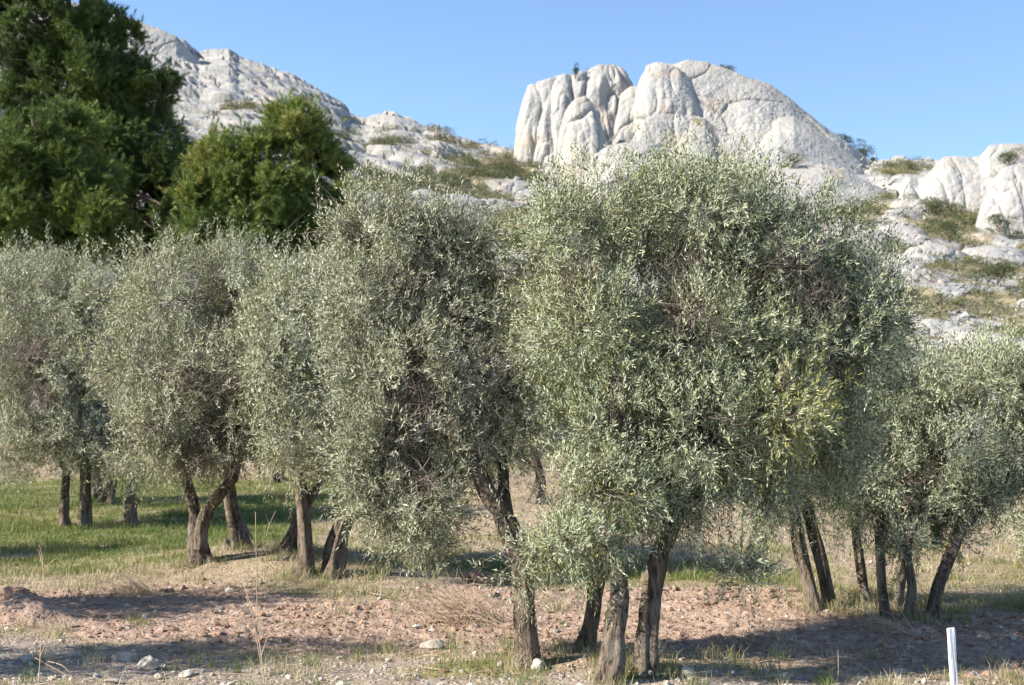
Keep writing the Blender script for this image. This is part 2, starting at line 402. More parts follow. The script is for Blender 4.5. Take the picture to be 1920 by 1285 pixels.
cols = np.concatenate([np.linspace(-600, -20, 50)[:-1], np.linspace(-20, 1940, 900), np.linspace(1940, 2600, 50)[1:]])
tt = np.linspace(0, 1, 300)
crest = np.interp(cols, SKY[:, 0], SKY[:, 1])
dcr = np.interp(cols, [-600, 200, 980, 1300, 1700, 2600], [240, 235, 212, 220, 195, 190])
PXg, Tg = np.meshgrid(cols, tt)
wob = 2.5 * noise(np.stack([cols * .035, 0 * cols, 0 * cols], -1)) + 1.2 * noise(np.stack([cols * .15, 0 * cols, 0 * cols + 5], -1))
ker = np.exp(-(np.arange(-240, 241) / 110.)**2); cu = np.arange(-900, 2901); cv = np.interp(cu, SKY[:, 0], SKY[:, 1])
sm = np.interp(cols, cu, np.convolve(np.pad(cv, 240, 'edge'), ker / ker.sum(), 'valid'))
PYg = 830 + (sm[None] - 830) * Tg ** .92 + (crest - sm)[None] * Tg ** 9 + wob[None] * Tg ** 50
Dg = 46 * (dcr[None] / 46) ** (Tg ** .8)
HV = P(PXg, PYg, Dg)
q_ = P(PXg, PYg, Dg) * np.array((.16, .10, .35))
scr = gaus(PXg, PYg, SCRUB) + .5 * fbm(q_, 4, 90) * sst(.03, .4, gaus(PXg, PYg, [(a, b, rx * 1.5, ry * 1.8) for a, b, rx, ry in SCRUB]))
scr = scr + .75 * sst(.10, .34, fbm(q_ * 2.2, 3, 95)) * sst(1450, 1650, PXg) * sst(330, 420, PYg)
scr = scr + .45 * sst(.16, .34, fbm(q_ * 2.2, 3, 97)) * sst(700, 640, PYg) * sst(180, 260, PYg) * (PXg < 1450)
scr = np.clip(scr, 0, 1)
nb = 8                                                # the far side falls away behind the crest
back = np.stack([HV[-1] + np.array((0, 1, 0)) * (4 + 14 * k)[..., None] * (HV[-1] - [0, 0, 0]) / HV[-1][:, 1:2] + np.array((0, 0, -1)) * (1.2 * k + 1.1 * k * k)[..., None] for k in np.arange(1, nb + 1)[:, None].repeat(len(cols), 1)], 0)
HV = np.vstack([HV, back]); scr = np.vstack([scr, np.zeros((nb, len(cols)))])
def strata(p, sx, sz, dip=-.33, s=0):
    """blocky bedding: cells stretched along beds that dip to the right"""
    q = np.stack([(p[..., 0]) / sx, p[..., 1] / sx, (p[..., 2] - dip * p[..., 0]) / sz], -1)
    q = q + .35 * np.stack([noise(q * .9, s + 21), noise(q * .9, s + 22), noise(q * .9, s + 23)], -1)
    return worley(q, s)
f1, ed, ci = strata(HV, 15, 4.2, -.30, 40); f1b, edb, cib = strata(HV, 5.5, 1.6, -.30, 50)
amp = np.clip((HV[..., 1] - 60) / 120, .5, 1) * (1 - .5 * scr)
disp = amp * (1.0 * (ci - .5) + .4 * (cib - .5) - .7 * np.exp(-ed / .035) - .15 * np.exp(-edb / .05) + 1.8 * fbm(HV * .07, 3, 60) + .5 * fbm(HV * np.array((.3, .3, .8)), 4, 64))
tb = (HV[..., 2] + .26 * HV[..., 0]) / 3.6 + .55 * noise(HV * .045, 81) + .12 * noise(HV * .3, 82); fr = tb - np.floor(tb)
lay = sst(0, .12, fr) * (1 - .55 * fr) + .4 * noise(np.stack([HV[..., 0] * .06, np.floor(tb) * 3.7, HV[..., 1] * .03], -1), 88)
disp = disp + amp * 2.1 * (lay - .6) * sst(.25, .6, fbm(HV * .03, 2, 85) * .5 + .6)
ed = np.minimum(ed, np.minimum(fr, 1 - fr) * .9 * (1 + 3 * sst(-.2, .3, noise(HV * .09, 86))))
fade = np.ones(HV.shape[:2]); fade[:40] = np.linspace(0, 1, 40)[:, None]; fade[240:300] = np.linspace(1, .45, 60)[:, None]; fade[300:] = .45
HV = HV + (disp * fade)[..., None] * nrm(np.array((0, -.7, .7)))
crk = np.clip(.8 * np.exp(-ed / .03) + .35 * np.exp(-edb / .035), 0, 1) * (1 - scr) * (HV[..., 1] > 100)
tag(mesh('hillside', HV.reshape(-1, 3), grid_faces(*HV.shape[:2]), M['rock'], smooth=False,
         attrs={'scrub': ('POINT', scr.ravel()), 'crack': ('POINT', crk.ravel())}), kind='structure', label='pale limestone hillside with scrub between its ledges')

# ------------------------------------------------------------------ rock masses on the hill
def rock_mass(name, crest, base, d0, lean, thick, side=3., prof=3., flute=0., amp=.5, mat='cliff', sx=5, sz=2.2, seed=1, nu=None, nv=90, dip=-.2, label=None, cracks=1.):
    crest = np.array(crest, float); base = np.array(base, float); x0, x1 = crest[0, 0], crest[-1, 0]
    nu = nu or int((x1 - x0) / 1.5) + 24
    px = x0 + (x1 - x0) * (.5 - .5 * np.cos(np.linspace(0, np.pi, nu))) * .35 + (x1 - x0) * np.linspace(0, 1, nu) * .65
    cy = np.interp(px, crest[:, 0], crest[:, 1]); by = np.interp(px, base[:, 0], base[:, 1])
    ci_ = np.clip(np.searchsorted(cols, px), 0, len(cols) - 1)
    by = np.maximum(by, np.array([np.interp(d0 - 2.5, Dg[:, c], PYg[:, c]) for c in ci_]))
    s = np.linspace(-1, 1, nu); s = (px - x0) / (x1 - x0) * 2 - 1
    bul = side * (1 - np.sqrt(np.clip(1 - np.abs(s)**3.5, 0, 1)))
    rows = []
    for v in np.linspace(0, 1, nv):
        rows.append(P(px, by + (cy - by) * v, d0 + bul + lean * (.45 * v + .55 * v**prof)))
    top = rows[-1]
    for k in np.linspace(0, 1, 26)[1:]:                 # over the top and down the back
        q = top.copy(); a = k * np.pi / 2
        q[:, 1] += thick * np.sin(a) * (1 - .9 * bul / max(side, 1e-6)).clip(.1, 1); q[:, 2] -= (top[:, 2] - P(px, by, d0)[:, 2] + 4) * (1 - np.cos(a))
        q[:, 0] = top[:, 0] * q[:, 1] / top[:, 1]
        rows.append(q)
    V = np.stack(rows, 0)
    du = np.gradient(V, axis=1); dv = np.gradient(V, axis=0); N = nrm(np.cross(du, dv))
    f1, ed, ci = strata(V, sx * 1.6, sz * 1.6, dip, seed * 10)
    d = amp * (.55 * (ci - .5) - .45 * cracks * np.exp(-ed / .035) + 1.6 * fbm(V * .13, 2, seed) + .2 * fbm(V * .8, 4, seed + 3))
    ed = ed / cracks
    if flute:
        q = V * np.array((.42, .42, .03)); q = q + .15 * noise(V * .25, seed + 30)[..., None]
        n1 = noise(q, seed + 70); n2 = noise(q * np.array((2.6, 2.6, 3.4)), seed + 71)
        cleft = np.exp(-np.abs(n1 - .08) / .05) * sst(-.5, .3, noise(V * .11, seed + 75))
        d = d + flute * (1.9 * np.sqrt(np.abs(n1) + .01) - .75 + .7 * np.abs(n2) + .06 * noise(q * np.array((7, 7, 5)), seed + 72) - .8 * cleft)
        ed = np.minimum(ed, .05 / np.maximum(cleft, .02) - .04)
    vv = np.concatenate([np.linspace(0, 1, nv), np.ones(25)])[:, None]; d = (d + .16 * amp * fbm(V * 2.6, 3, seed + 9)) * (1 - .6 * sst(.75, 1, vv))
    V = V + N * d[..., None]
    ck = np.clip(np.exp(-ed / .05), 0, 1) * .7 * cracks
    ck[-24:] *= .3
    o = mesh(name, V.reshape(-1, 3), grid_faces(*V.shape[:2]), M[mat], smooth=False, attrs={'scrub': ('POINT', 0 * ck.ravel()), 'crack': ('POINT', ck.ravel())})
    return tag(o, label, kind='structure')

def hd(px, py):
    """distance of the hillside at a photograph pixel"""
    c = int(np.argmin(np.abs(cols - px))); return float(np.interp(py, PYg[::-1, c], Dg[::-1, c]))
rock_mass('cliff', [(974, 300), (979, 215), (984, 178), (992, 162), (1008, 157), (1028, 152), (1046, 141), (1060, 138), (1080, 140), (1100, 133), (1122, 124), (1142, 119), (1158, 122), (1172, 138), (1186, 160), (1198, 190), (1212, 225), (1226, 262), (1236, 310)],
          [(974, 312), (1240, 312)], 196, 5, 13, side=6, prof=2.4, flute=.8, amp=.4, sx=3.2, sz=9, seed=3, cracks=.25, label='white limestone tower with upright flutes and a dark cleft')
rock_mass('cliff', [(1136, 310), (1148, 225), (1164, 176), (1184, 162), (1206, 160), (1226, 185), (1250, 310)],
          [(1138, 312), (1246, 312)], 194, 5, 8, side=2, prof=2.2, flute=.3, amp=.3, sx=3, sz=6, seed=7, label='pale rock filling the notch between the tower and the great dome')
rock_mass('cliff', [(1048, 300), (1054, 240), (1062, 205), (1080, 188), (1096, 183), (1110, 192), (1122, 214), (1132, 245), (1142, 300)],
          [(1040, 312), (1150, 312)], 186, 4, 8, side=4, prof=2.2, flute=.5, amp=.35, sx=2.5, sz=6, seed=5, label='pointed buttress standing against the white tower')
rock_mass('cliff', [(1188, 300), (1193, 250), (1200, 218), (1209, 208), (1218, 222), (1228, 252), (1240, 300)],
          [(1180, 312), (1245, 312)], 190, 3, 5, side=4, prof=2.2, flute=.5, amp=.3, sx=2.5, sz=6, seed=6, label='small pointed rib below the notch beside the tower')
rock_mass('cliff', [(1184, 300), (1190, 172), (1200, 152), (1213, 124), (1232, 117), (1262, 121), (1290, 114), (1330, 118), (1355, 126), (1400, 141), (1440, 156), (1480, 182), (1520, 216), (1552, 246), (1582, 268), (1620, 295), (1655, 312), (1690, 350), (1712, 396)],
          [(1184, 312), (1400, 330), (1500, 350), (1715, 402)], 188, 10, 16, side=1.8, prof=2.0, flute=.0, amp=.85, sx=10, sz=4.5, seed=8, nv=130, dip=-.35, cracks=.7, label='great rounded limestone dome falling away in smooth slabs')
rock_mass('cliff', [(1187, 300), (1193, 172), (1205, 142), (1216, 126), (1240, 121), (1272, 127), (1296, 150), (1314, 190), (1330, 240), (1342, 310)],
          [(1187, 312), (1342, 318)], 186.6, 10, 10, side=2.2, prof=2.2, flute=.25, amp=.6, sx=6, sz=4, seed=21, cracks=.6, label='upright left block of the great dome beside the notch')
rock_mass('cliff', [(1330, 330), (1362, 296), (1396, 262), (1428, 238), (1460, 222), (1488, 218), (1520, 236), (1560, 264), (1604, 296), (1660, 345)],
          [(1330, 336), (1660, 380)], 184, 9, 10, side=1.6, prof=1.6, amp=.5, sx=10, sz=4, seed=22, dip=-.4, cracks=.5, label='lower step of smooth slabs on the right of the dome')
rock_mass('cliff', [(1216, 310), (1224, 262), (1252, 232), (1296, 216), (1322, 222), (1352, 244), (1392, 262), (1430, 284), (1456, 310)],
          [(1210, 322), (1460, 330)], 184, 8, 8, side=4, prof=2, flute=.2, amp=.5, sx=5, sz=3, seed=9, label='lower apron of pale rock in front of the dome')
rock_mass('cliff', [(1430, 322), (1462, 309), (1500, 311), (1540, 309), (1575, 318), (1612, 335), (1650, 352), (1690, 374), (1706, 392)],
          [(1430, 332), (1540, 362), (1710, 400)], 161, 12, 10, side=2, prof=1.5, amp=.35, sx=9, sz=3, seed=11, dip=-.4, cracks=.4, label='smooth grey slab at the foot of the dome')
rock_mass('cliff', [(1096, 330), (1112, 292), (1140, 272), (1180, 264), (1214, 262), (1242, 272), (1262, 300), (1276, 335)],
          [(1090, 345), (1280, 345)], 168, 8, 8, side=4, prof=1.6, amp=.5, sx=5, sz=1.1, seed=12, dip=.15, label='low domed outcrop with wavy ledges below the tower')
rock_mass('cliff', [(1682, 352), (1692, 336), (1706, 331), (1722, 338), (1748, 318), (1768, 296), (1782, 292), (1812, 294), (1838, 293), (1856, 272), (1880, 267), (1925, 270), (2000, 276), (2080, 320)],
          [(1682, 398), (1760, 392), (1840, 385), (2090, 400)], 156, 6, 14, side=3, prof=3, flute=.15, amp=.4, sx=5, sz=7, seed=14, cracks=.6, label='smooth grey cliff band right of the saddle')
rock_mass('cliff', [(1832, 428), (1846, 372), (1862, 338), (1884, 316), (1910, 306), (1960, 302), (2030, 320), (2060, 400)],
          [(1830, 432), (2070, 436)], 144, 5, 12, side=3, prof=3, flute=.3, amp=.35, sx=4, sz=7, seed=15, label='rounded rock buttress at the right edge with vertical streaks')
rock_mass('ridge', [(160, 60), (200, 24), (250, 35), (300, 55), (330, 68), (352, 88), (366, 104), (380, 118), (392, 140)],
          [(160, 130), (300, 120), (392, 148)], 212, 4, 12, side=3, prof=3, amp=.6, sx=7, sz=3, seed=17, mat='rock', label='big overhanging slab at the top of the left ridge')
# pale ledges and boulders lying in the scrub
LEDGE = [((600, 330), 60, 16, 150), ((640, 318), 45, 10, 160), ((860, 372), 60, 18, 120), ((800, 362), 40, 16, 118), ((930, 378), 55, 14, 118), ((1000, 360), 40, 12, 130), ((1035, 318), 30, 8, 150),
         ((1690, 430), 60, 20, 130), ((1755, 470), 70, 22, 120), ((1640, 440), 40, 20, 125), ((1870, 470), 80, 16, 125), ((1730, 520), 70, 16, 100), ((1790, 545), 80, 14, 98), ((1760, 610), 80, 22, 85), ((1700, 600), 40, 14, 85), ((1850, 640), 80, 20, 80), ((1700, 400), 50, 14, 150), ((1740, 300), 20, 6, 190)]
for i, ((lx, ly), lw, lh, ld) in enumerate(LEDGE):
    rock_mass('outcrop', [(lx - lw, ly + lh * .7), (lx - lw * .7, ly - lh * .3), (lx - lw * .2, ly - lh * .6), (lx + lw * .3, ly - lh * .4), (lx + lw * .8, ly + lh * .2), (lx + lw, ly + lh)],
              [(lx - lw, ly + lh * 2.6), (lx + lw, ly + lh * 3.0)], hd(lx, ly + lh) - 1.5, 5, 5, side=2, prof=1.5, amp=.55, sx=2.2, sz=1.1, seed=30 + i, nv=44, mat='rock', nu=80)

# ------------------------------------------------------------------ foliage generators
def leaves(p, ld, nn, L, W):
    """folded lance-shaped leaves: base, two shoulders, tip"""
    wd = nrm(np.cross(ld, nn)); nn = np.cross(wd, ld)
    m = p + ld * (L * .45)[:, None] - nn * (W * .25)[:, None]
    V = np.stack([p, m - wd * (W * .5)[:, None], p + ld * L[:, None] + 0 * nn, m + wd * (W * .5)[:, None]], 1)
    b = np.arange(len(p))[:, None] * 4
    F = np.stack([b + np.array([[0, 1, 2]]), b + np.array([[0, 2, 3]])], 1).reshape(-1, 3)
    return V.reshape(-1, 3), F

def lobe_points(lobes, dens, inner=.32, bump=.30, seed=0, gap=-.25, gscale=2.4):
    """points in the outer shell of a union of lumpy ellipsoids; each lobe = (centre, radii, tint, density factor)"""
    PT, DR, TN, SP = [], [], [], []
    for li, (c, r, tint, df) in enumerate(lobes):
        area = 4 * np.pi * (((r[0] * r[1])**1.6 + (r[0] * r[2])**1.6 + (r[1] * r[2])**1.6) / 3)**(1 / 1.6)
        n = int(area * dens * df)
        u = nrm(rng.normal(0, 1, (n, 3)))
        rad = inner + (1.04 - inner) * rng.random(n)**.55
        k = 1 + bump * 1.3 * noise(u * 2.1 + li * 9.7, seed) + bump * .7 * noise(u * 5 + li * 3.1, seed + 1)
        p = c + u * r * (rad * k)[:, None]
        keep = np.ones(n, bool)
        for lj, (c2, r2, _, _) in enumerate(lobes):
            if lj != li: keep &= np.sum(((p - c2) / r2)**2, 1) > (inner * .95)**2
        keep &= noise(p * gscale + seed * 5.3, seed + 2) + .6 * noise(p * gscale * 2.3, seed + 3) > gap
        p = p[keep]; u = u[keep]
        PT.append(p); DR.append(nrm(u / r)); TN.append(np.full(len(p), tint)); SP.append(rad[keep])
    return np.concatenate(PT), np.concatenate(DR), np.concatenate(TN), np.concatenate(SP)

def olive_crown(lobes, dens, ls, seed, nleaf=13, gap=-.25, droop=.0, holes=()):
    p, d, t, rad = lobe_points(lobes, dens, seed=seed, gap=gap)
    kp = np.ones(len(p), bool)
    for c, rr in holes: kp &= (np.sum(((p - c) / rr)**2, 1) > .6 + .6 * noise(p * 5, seed)) | (rng.random(len(p)) < .16)
    p, d, t = p[kp], d[kp], t[kp]
    out = (rng.random(len(p)) < .14) * rng.uniform(.03, .24, len(p)) * (.6 + .4 * ls); p = p - np.array((0, 0, 1.)) * ((d[:, 2] < -.25) * (rng.random(len(p)) < .16) * rng.uniform(.05, .3, len(p)))[:, None]
    p = p + d * out[:, None] + np.array((0, 0, 1.)) * (out * .5 * (d[:, 2] > 0))[:, None]
    n = len(p)
    up = np.array((0, 0, 1.0))
    zc = d[:, 2:3]
    dirv = nrm(d * .75 + up * (.75 * sst(-.7, .5, zc) - .45 * sst(-.3, -.9, zc) - droop) + rng.normal(0, .42, (n, 3)))
    L = rng.uniform(.13, .26, n) * (1 + .8 * sst(.3, 1, d[:, 2]) * rng.random(n)) * (.5 + .5 * ls)
    p = p - dirv * (L * .5)[:, None]
    A = nrm(np.cross(dirv, rng.normal(0, 1, (n, 3)))); Bv = np.cross(dirv, A)
    k = np.arange(nleaf); s = ((k // 2) + .6 + .35 * (k % 2)) / (nleaf / 2)
    ang = (k // 2) * (np.pi / 2) + (k % 2) * np.pi
    sag = np.array((0, 0, -1.)) * (L[:, None, None] * .18 * (s**2)[None, :, None])
    pos = p[:, None] + dirv[:, None] * (L[:, None] * s[None])[..., None] + sag
    ph = ang[None] + rng.normal(0, .4, (n, nleaf))
    rdl = A[:, None] * np.cos(ph)[..., None] + Bv[:, None] * np.sin(ph)[..., None]
    al = (np.pi * (.30 - .14 * s))[None] + rng.normal(0, .22, (n, nleaf))
    ld = nrm(dirv[:, None] * np.cos(al)[..., None] + rdl * np.sin(al)[..., None] + rng.normal(0, .12, (n, nleaf, 3)))
    nn = dirv[:, None] * np.sin(al)[..., None] - rdl * np.cos(al)[..., None] + rng.normal(0, .35, (n, nleaf, 3))
    LL = rng.uniform(.034, .062, (n, nleaf)) * ls * (1.05 - .3 * s[None]); WW = LL * rng.uniform(.18, .26, (n, nleaf)) * (1 + .0 * ls)
    keep = rng.random((n, nleaf)) > .06
    V, F = leaves(pos[keep], ld[keep], nn[keep], LL[keep], WW[keep])
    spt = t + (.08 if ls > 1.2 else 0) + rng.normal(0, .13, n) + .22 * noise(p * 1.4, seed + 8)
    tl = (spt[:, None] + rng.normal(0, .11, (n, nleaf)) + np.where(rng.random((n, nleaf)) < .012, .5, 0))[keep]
    return V, F, np.repeat(np.clip(tl, 0, 1), 2), (p, p + dirv * L[:, None] * .9)

def px2m(d): return d / FPX
def hole(px, py, d, rx, ry, rz=.3): return (P(px, py, d), np.array((rx * px2m(d), rz, ry * px2m(d))))
def lob(px, py, d, rx, ry, rz, tint=.42, df=1.): 
    s = px2m(d); return (P(px, py, d), np.array((rx * s, rz, ry * s)), tint, df)

def limb_path(a, b, sag=.0, k=4, wob=.08):
    a = np.asarray(a); b = np.asarray(b); L = np.linalg.norm(b - a); t = np.linspace(0, 1, k)[:, None]
    q = a + (b - a) * t; q[1:-1] += rng.normal(0, wob * L, (k - 2, 3)); q[:, 2] += np.sin(np.pi * t[:, 0]) * L * .1
    return q

def olive_tree(label, stems, lobes, dens=330, ls=1., seed=1, twigs=30, gap=-.26, nleaf=13, droop=0., group='olive trees of the grove', rough=.30, holes=(), dref=None, leaf='olive'):
    """stems: (list of (px,py), d_base or None, lean in depth, radius px at base, at top, list of lobe numbers the limbs run to)"""
    roots = []
    for pts, d, dz, r0, r1, to in stems:
        if d is None: d = float(gdist(pts[0][0], pts[0][1]))
        roots.append((d, pts))
    base = P(roots[0][1][0][0], roots[0][1][0][1], roots[0][0])
    if dref:                                             # the crown stands over its own trunks
        k = roots[0][0] / dref; e0 = np.array((0, 0, EYE)); lobes = [(e0 + (c - e0) * k, q * k, tn, df) for c, q, tn, df in lobes]; holes = [(e0 + (c - e0) * k, q * k) for c, q in holes]
        stems = [(a, b if b is None else b * k, c, r0, r1, to) for a, b, c, r0, r1, to in stems]; roots = [(dd if st[1] is None else st[1], pp) for (dd, pp), st in zip(roots, stems)]
    t = thing('olive_tree', label, 'olive tree', base, group)
    tw0, tw1, twr = [], [], []
    for si, (pts, d, dz, r0, r1, to) in enumerate(stems):
        d = roots[si][0]; n = len(pts)
        fork = d is not None and pts[0][1] < 960 and False
        path = np.array([P(x, y, d + dz * i / max(n - 1, 1)) for i, (x, y) in enumerate(pts)])
        BASES.append(path[0][:2]); gb = path[0].copy(); gb[2] = min(gb[2], gz(gb[0], gb[1])) - .08
        path = np.vstack([gb, path]) if stems[si][1] is None else path
        m = px2m(d) * .74
        rr = [r0 * m * 1.15] + list(np.linspace(r0, r1, n) * m) if stems[si][1] is None else list(np.linspace(r0, r1, n) * m)
        V, F = tube(path, rr, 22, max(14, int(np.linalg.norm(path[-1] - path[0]) / .035)), rough, seed * 13 + si, 2.0 if stems[si][1] is None else 0)
        b = Bag(); b.add(V, F); b.build('trunk' if stems[si][1] is None else 'limb', M['bark'], t)
        for lj in to:
            c = lobes[lj][0]; q = limb_path(path[-1] - (path[-1] - path[-2]) * .05, c, k=5, wob=.06)
            V, F = tube(q, [r1 * m * .8, r1 * m * .6, r1 * m * .42, r1 * m * .25], 9, 22, .14, seed + lj)
            b = Bag(); b.add(V, F)
            for k in range(5):                              # side branches into the lobe
                s = q[min(2 + k // 2, 4)]; e = c + nrm(rng.normal(0, 1, 3) + np.array((0, 0, .3))) * lobes[lj][1] * .75
                V, F = tube(limb_path(s, e, k=4), [r1 * m * .3, r1 * m * .16, .005], 6, 10, .1, seed + k)
                b.add(V, F)
            b.build('limb', M['bark'], t)
    V, F, tn, (s0, s1) = olive_crown(lobes, dens, ls, seed, nleaf, gap, droop, holes)
    mesh('crown', V, F, M[leaf], t, attrs={'tint': ('FACE', tn)})
    # fine bare twigs inside and through the crown
    for c, r, _, _ in lobes:
        k = int(twigs * (r[0] * r[2]) / .25); u = nrm(rng.normal(0, 1, (k, 3)) + np.array((0, -.3, .2)))
        a = c + u * r * rng.uniform(.15, .6, (k, 1)); e = a + nrm(u + rng.normal(0, .5, (k, 3))) * rng.uniform(.2, .5, (k, 1)) * (.6 + .4 * ls)
        tw0.append(a); tw1.append(e); twr.append(np.full(k, .0040 * ls))
        for _ in range(3):
            f = rng.uniform(.3, .9, (k, 1)); a2 = a + (e - a) * f; e2 = a2 + nrm(nrm(e - a) + rng.normal(0, .6, (k, 3))) * rng.uniform(.08, .25, (k, 1)) * (.6 + .4 * ls)
            tw0.append(a2); tw1.append(e2); twr.append(np.full(k, .0026 * ls))
    for c, rr in holes:                                  # bare twiggy hollows
        k = int(420 * rr[0] * rr[2] / .06 * .35); u = nrm(rng.normal(0, 1, (k, 3)))
        a = c + u * rr * rng.uniform(.1, .9, (k, 1)); e = a + nrm(rng.normal(0, 1, (k, 3)) + np.array((0, -.4, .15))) * rng.uniform(.12, .38, (k, 1))
        tw0.append(a); tw1.append(e); twr.append(np.full(k, .0034 * ls))
        f = rng.uniform(.3, .9, (k, 1)); a2 = a + (e - a) * f
        tw0.append(a2); tw1.append(a2 + nrm(nrm(e - a) + rng.normal(0, .6, (k, 3))) * .12); twr.append(np.full(k, .0024 * ls))
    sel = rng.random(len(s0)) < .5
    tw0.append(s0[sel]); tw1.append(s1[sel]); twr.append(np.full(sel.sum(), .0018 * ls))
    V, F = thin_twigs(np.vstack(tw0), np.vstack(tw1), np.concatenate(twr))
    o = mesh('twigs', V, F, M['twig'], t, smooth=True); o['kind'] = 'stuff'
    return t

# ------------------------------------------------------------------ olive trees
olive_tree('large rounded front olive on three slim trunks, the biggest crown of the grove',
    [([(1098, 1222), (1110, 1140), (1128, 1050), (1146, 960)], None, -.2, 21, 15, (4, 7)),
     ([(1142, 1280), (1150, 1200), (1162, 1110), (1148, 1020), (1150, 930), (1158, 800), (1150, 700)], None, .5, 27, 14, (0, 8, 5)),
     ([(1211, 1258), (1214, 1170), (1228, 1080), (1256, 990), (1300, 915), (1370, 800), (1430, 690)], None, .3, 25, 15, (1, 2, 3, 6, 9, 12))],
    [lob(1094, 440, 11.3, 120, 122, .62), lob(1300, 412, 11.4, 165, 112, .75), lob(1470, 475, 11.4, 140, 115, .7, .38), lob(1610, 580, 11.5, 102, 116, .65, .22),  # right-hand lobes get a darker leaf tint, painting in the shaded flank
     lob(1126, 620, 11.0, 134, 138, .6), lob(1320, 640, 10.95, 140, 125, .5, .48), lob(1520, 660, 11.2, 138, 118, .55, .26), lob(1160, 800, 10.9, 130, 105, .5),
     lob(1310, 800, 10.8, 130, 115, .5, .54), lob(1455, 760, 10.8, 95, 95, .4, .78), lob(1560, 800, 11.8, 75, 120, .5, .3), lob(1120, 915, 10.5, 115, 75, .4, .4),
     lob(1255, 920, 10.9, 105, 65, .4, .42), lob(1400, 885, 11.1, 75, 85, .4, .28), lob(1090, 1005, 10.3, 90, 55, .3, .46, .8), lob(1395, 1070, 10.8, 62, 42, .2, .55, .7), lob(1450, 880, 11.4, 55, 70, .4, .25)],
    leaf='olive_green', dens=640, seed=2, twigs=36, gap=-.42, holes=[hole(1095, 525, 10.8, 55, 65), hole(1290, 505, 10.9, 85, 26), hole(1285, 590, 10.7, 40, 50), hole(1470, 500, 10.9, 70, 30, .35), hole(1530, 560, 10.9, 50, 40, .35), hole(1160, 720, 10.7, 30, 35), hole(1180, 990, 10.7, 45, 40)])
olive_tree('front olive on one dark trunk leaning left, leafy sprouts halfway up the trunk',
    [([(990, 1246), (986, 1150), (978, 1070), (952, 985), (915, 930), (888, 870), (830, 790), (780, 740)], None, .2, 25, 16, (0, 2, 4, 6, 8, 9)),
     ([(958, 1000), (945, 940), (942, 880), (930, 800)], 11.35, .2, 17, 11, (1, 3, 5, 7))],
    [lob(725, 440, 11.6, 115, 80, .6), lob(855, 462, 11.7, 98, 76, .55), lob(690, 560, 11.5, 112, 110, .6), lob(842, 590, 11.6, 108, 108, .6, .4), lob(765, 690, 11.2, 140, 105, .55),
     lob(900, 750, 11.4, 95, 80, .5, .4), lob(745, 825, 11.2, 120, 95, .5), lob(880, 830, 11.3, 110, 65, .45, .42), lob(770, 940, 11.2, 105, 85, .4, .44, .9), lob(690, 880, 11.4, 55, 70, .35, .42), lob(985, 1040, 10.75, 62, 66, .22, .48, .9), lob(790, 1010, 11.1, 60, 35, .3, .45, .6)],
    leaf='olive_pale', dens=620, seed=3, twigs=40, gap=-.36, holes=[hole(770, 540, 11.3, 75, 45), hole(850, 640, 11.3, 60, 40), hole(800, 760, 11.0, 45, 40), hole(680, 620, 11.3, 45, 30), hole(960, 690, 11.2, 40, 60), hole(800, 900, 11.0, 40, 30)])
olive_tree('olive with a stout trunk leaning right from a stump mound, behind the leaning front tree',
    [([(572, 1080), (571, 1010), (567, 940), (560, 895), (550, 865)], None, .2, 17, 10, (0, 1, 4)), ([(570, 975), (576, 945), (598, 910), (620, 870)], 17.2, .2, 13, 9, (2, 3)),
     ([(622, 1078), (632, 1020), (655, 965), (690, 910), (700, 840)], None, .3, 21, 15, (5,)), ([(545, 1032), (558, 990), (575, 930)], None, .1, 17, 12, (1,))],
    [lob(550, 595, 17.4, 105, 95, 1), lob(540, 690, 17.2, 100, 90, .9, .48), lob(610, 760, 17.3, 60, 90, .8), lob(585, 545, 17.6, 60, 55, .7), lob(565, 860, 17, 48, 50, .45, .5, .7), lob(690, 760, 17.6, 80, 120, .8), lob(545, 815, 16.6, 70, 65, .45, .46), lob(630, 840, 16.7, 45, 55, .4)],
    dens=330, ls=1.25, seed=4, dref=17.1, twigs=26, nleaf=12)
olive_tree('olive with a forked grey trunk and wide silver crown, second from the left',
    [([(374, 1056), (370, 1015), (368, 975), (360, 930), (344, 890)], None, .1, 19, 12, (0, 2, 4)), ([(374, 1030), (380, 985), (394, 950), (416, 922), (442, 895)], 17.65, .0, 15, 11, (3, 5, 7)),
     ([(452, 1030), (438, 970), (428, 910)], None, .1, 17, 13, (1, 3)), ([(466, 1022), (452, 985), (436, 950)], None, 0, 11, 9, ())],
    [lob(320, 560, 18.2, 115, 100, 1.1, .46), lob(430, 545, 18.2, 110, 95, 1.05, .46), lob(285, 680, 18, 110, 90, 1), lob(425, 680, 17.8, 110, 90, 1, .4), lob(345, 785, 17.6, 110, 75, .9), lob(450, 790, 17.6, 75, 75, .8, .4), lob(375, 845, 17.5, 85, 40, .6, .44, .9), lob(500, 610, 18.2, 60, 90, .8, .5), lob(270, 830, 17.8, 50, 60, .5), lob(318, 838, 17.1, 60, 40, .4), lob(440, 852, 17.2, 50, 36, .4)],
    dens=330, leaf='olive_pale', ls=1.25, seed=5, dref=17.8, twigs=26, nleaf=12, holes=[hole(350, 690, 17.2, 45, 40, .4), hole(440, 720, 17.0, 55, 30, .4), hole(280, 800, 17, 30, 20, .4)])
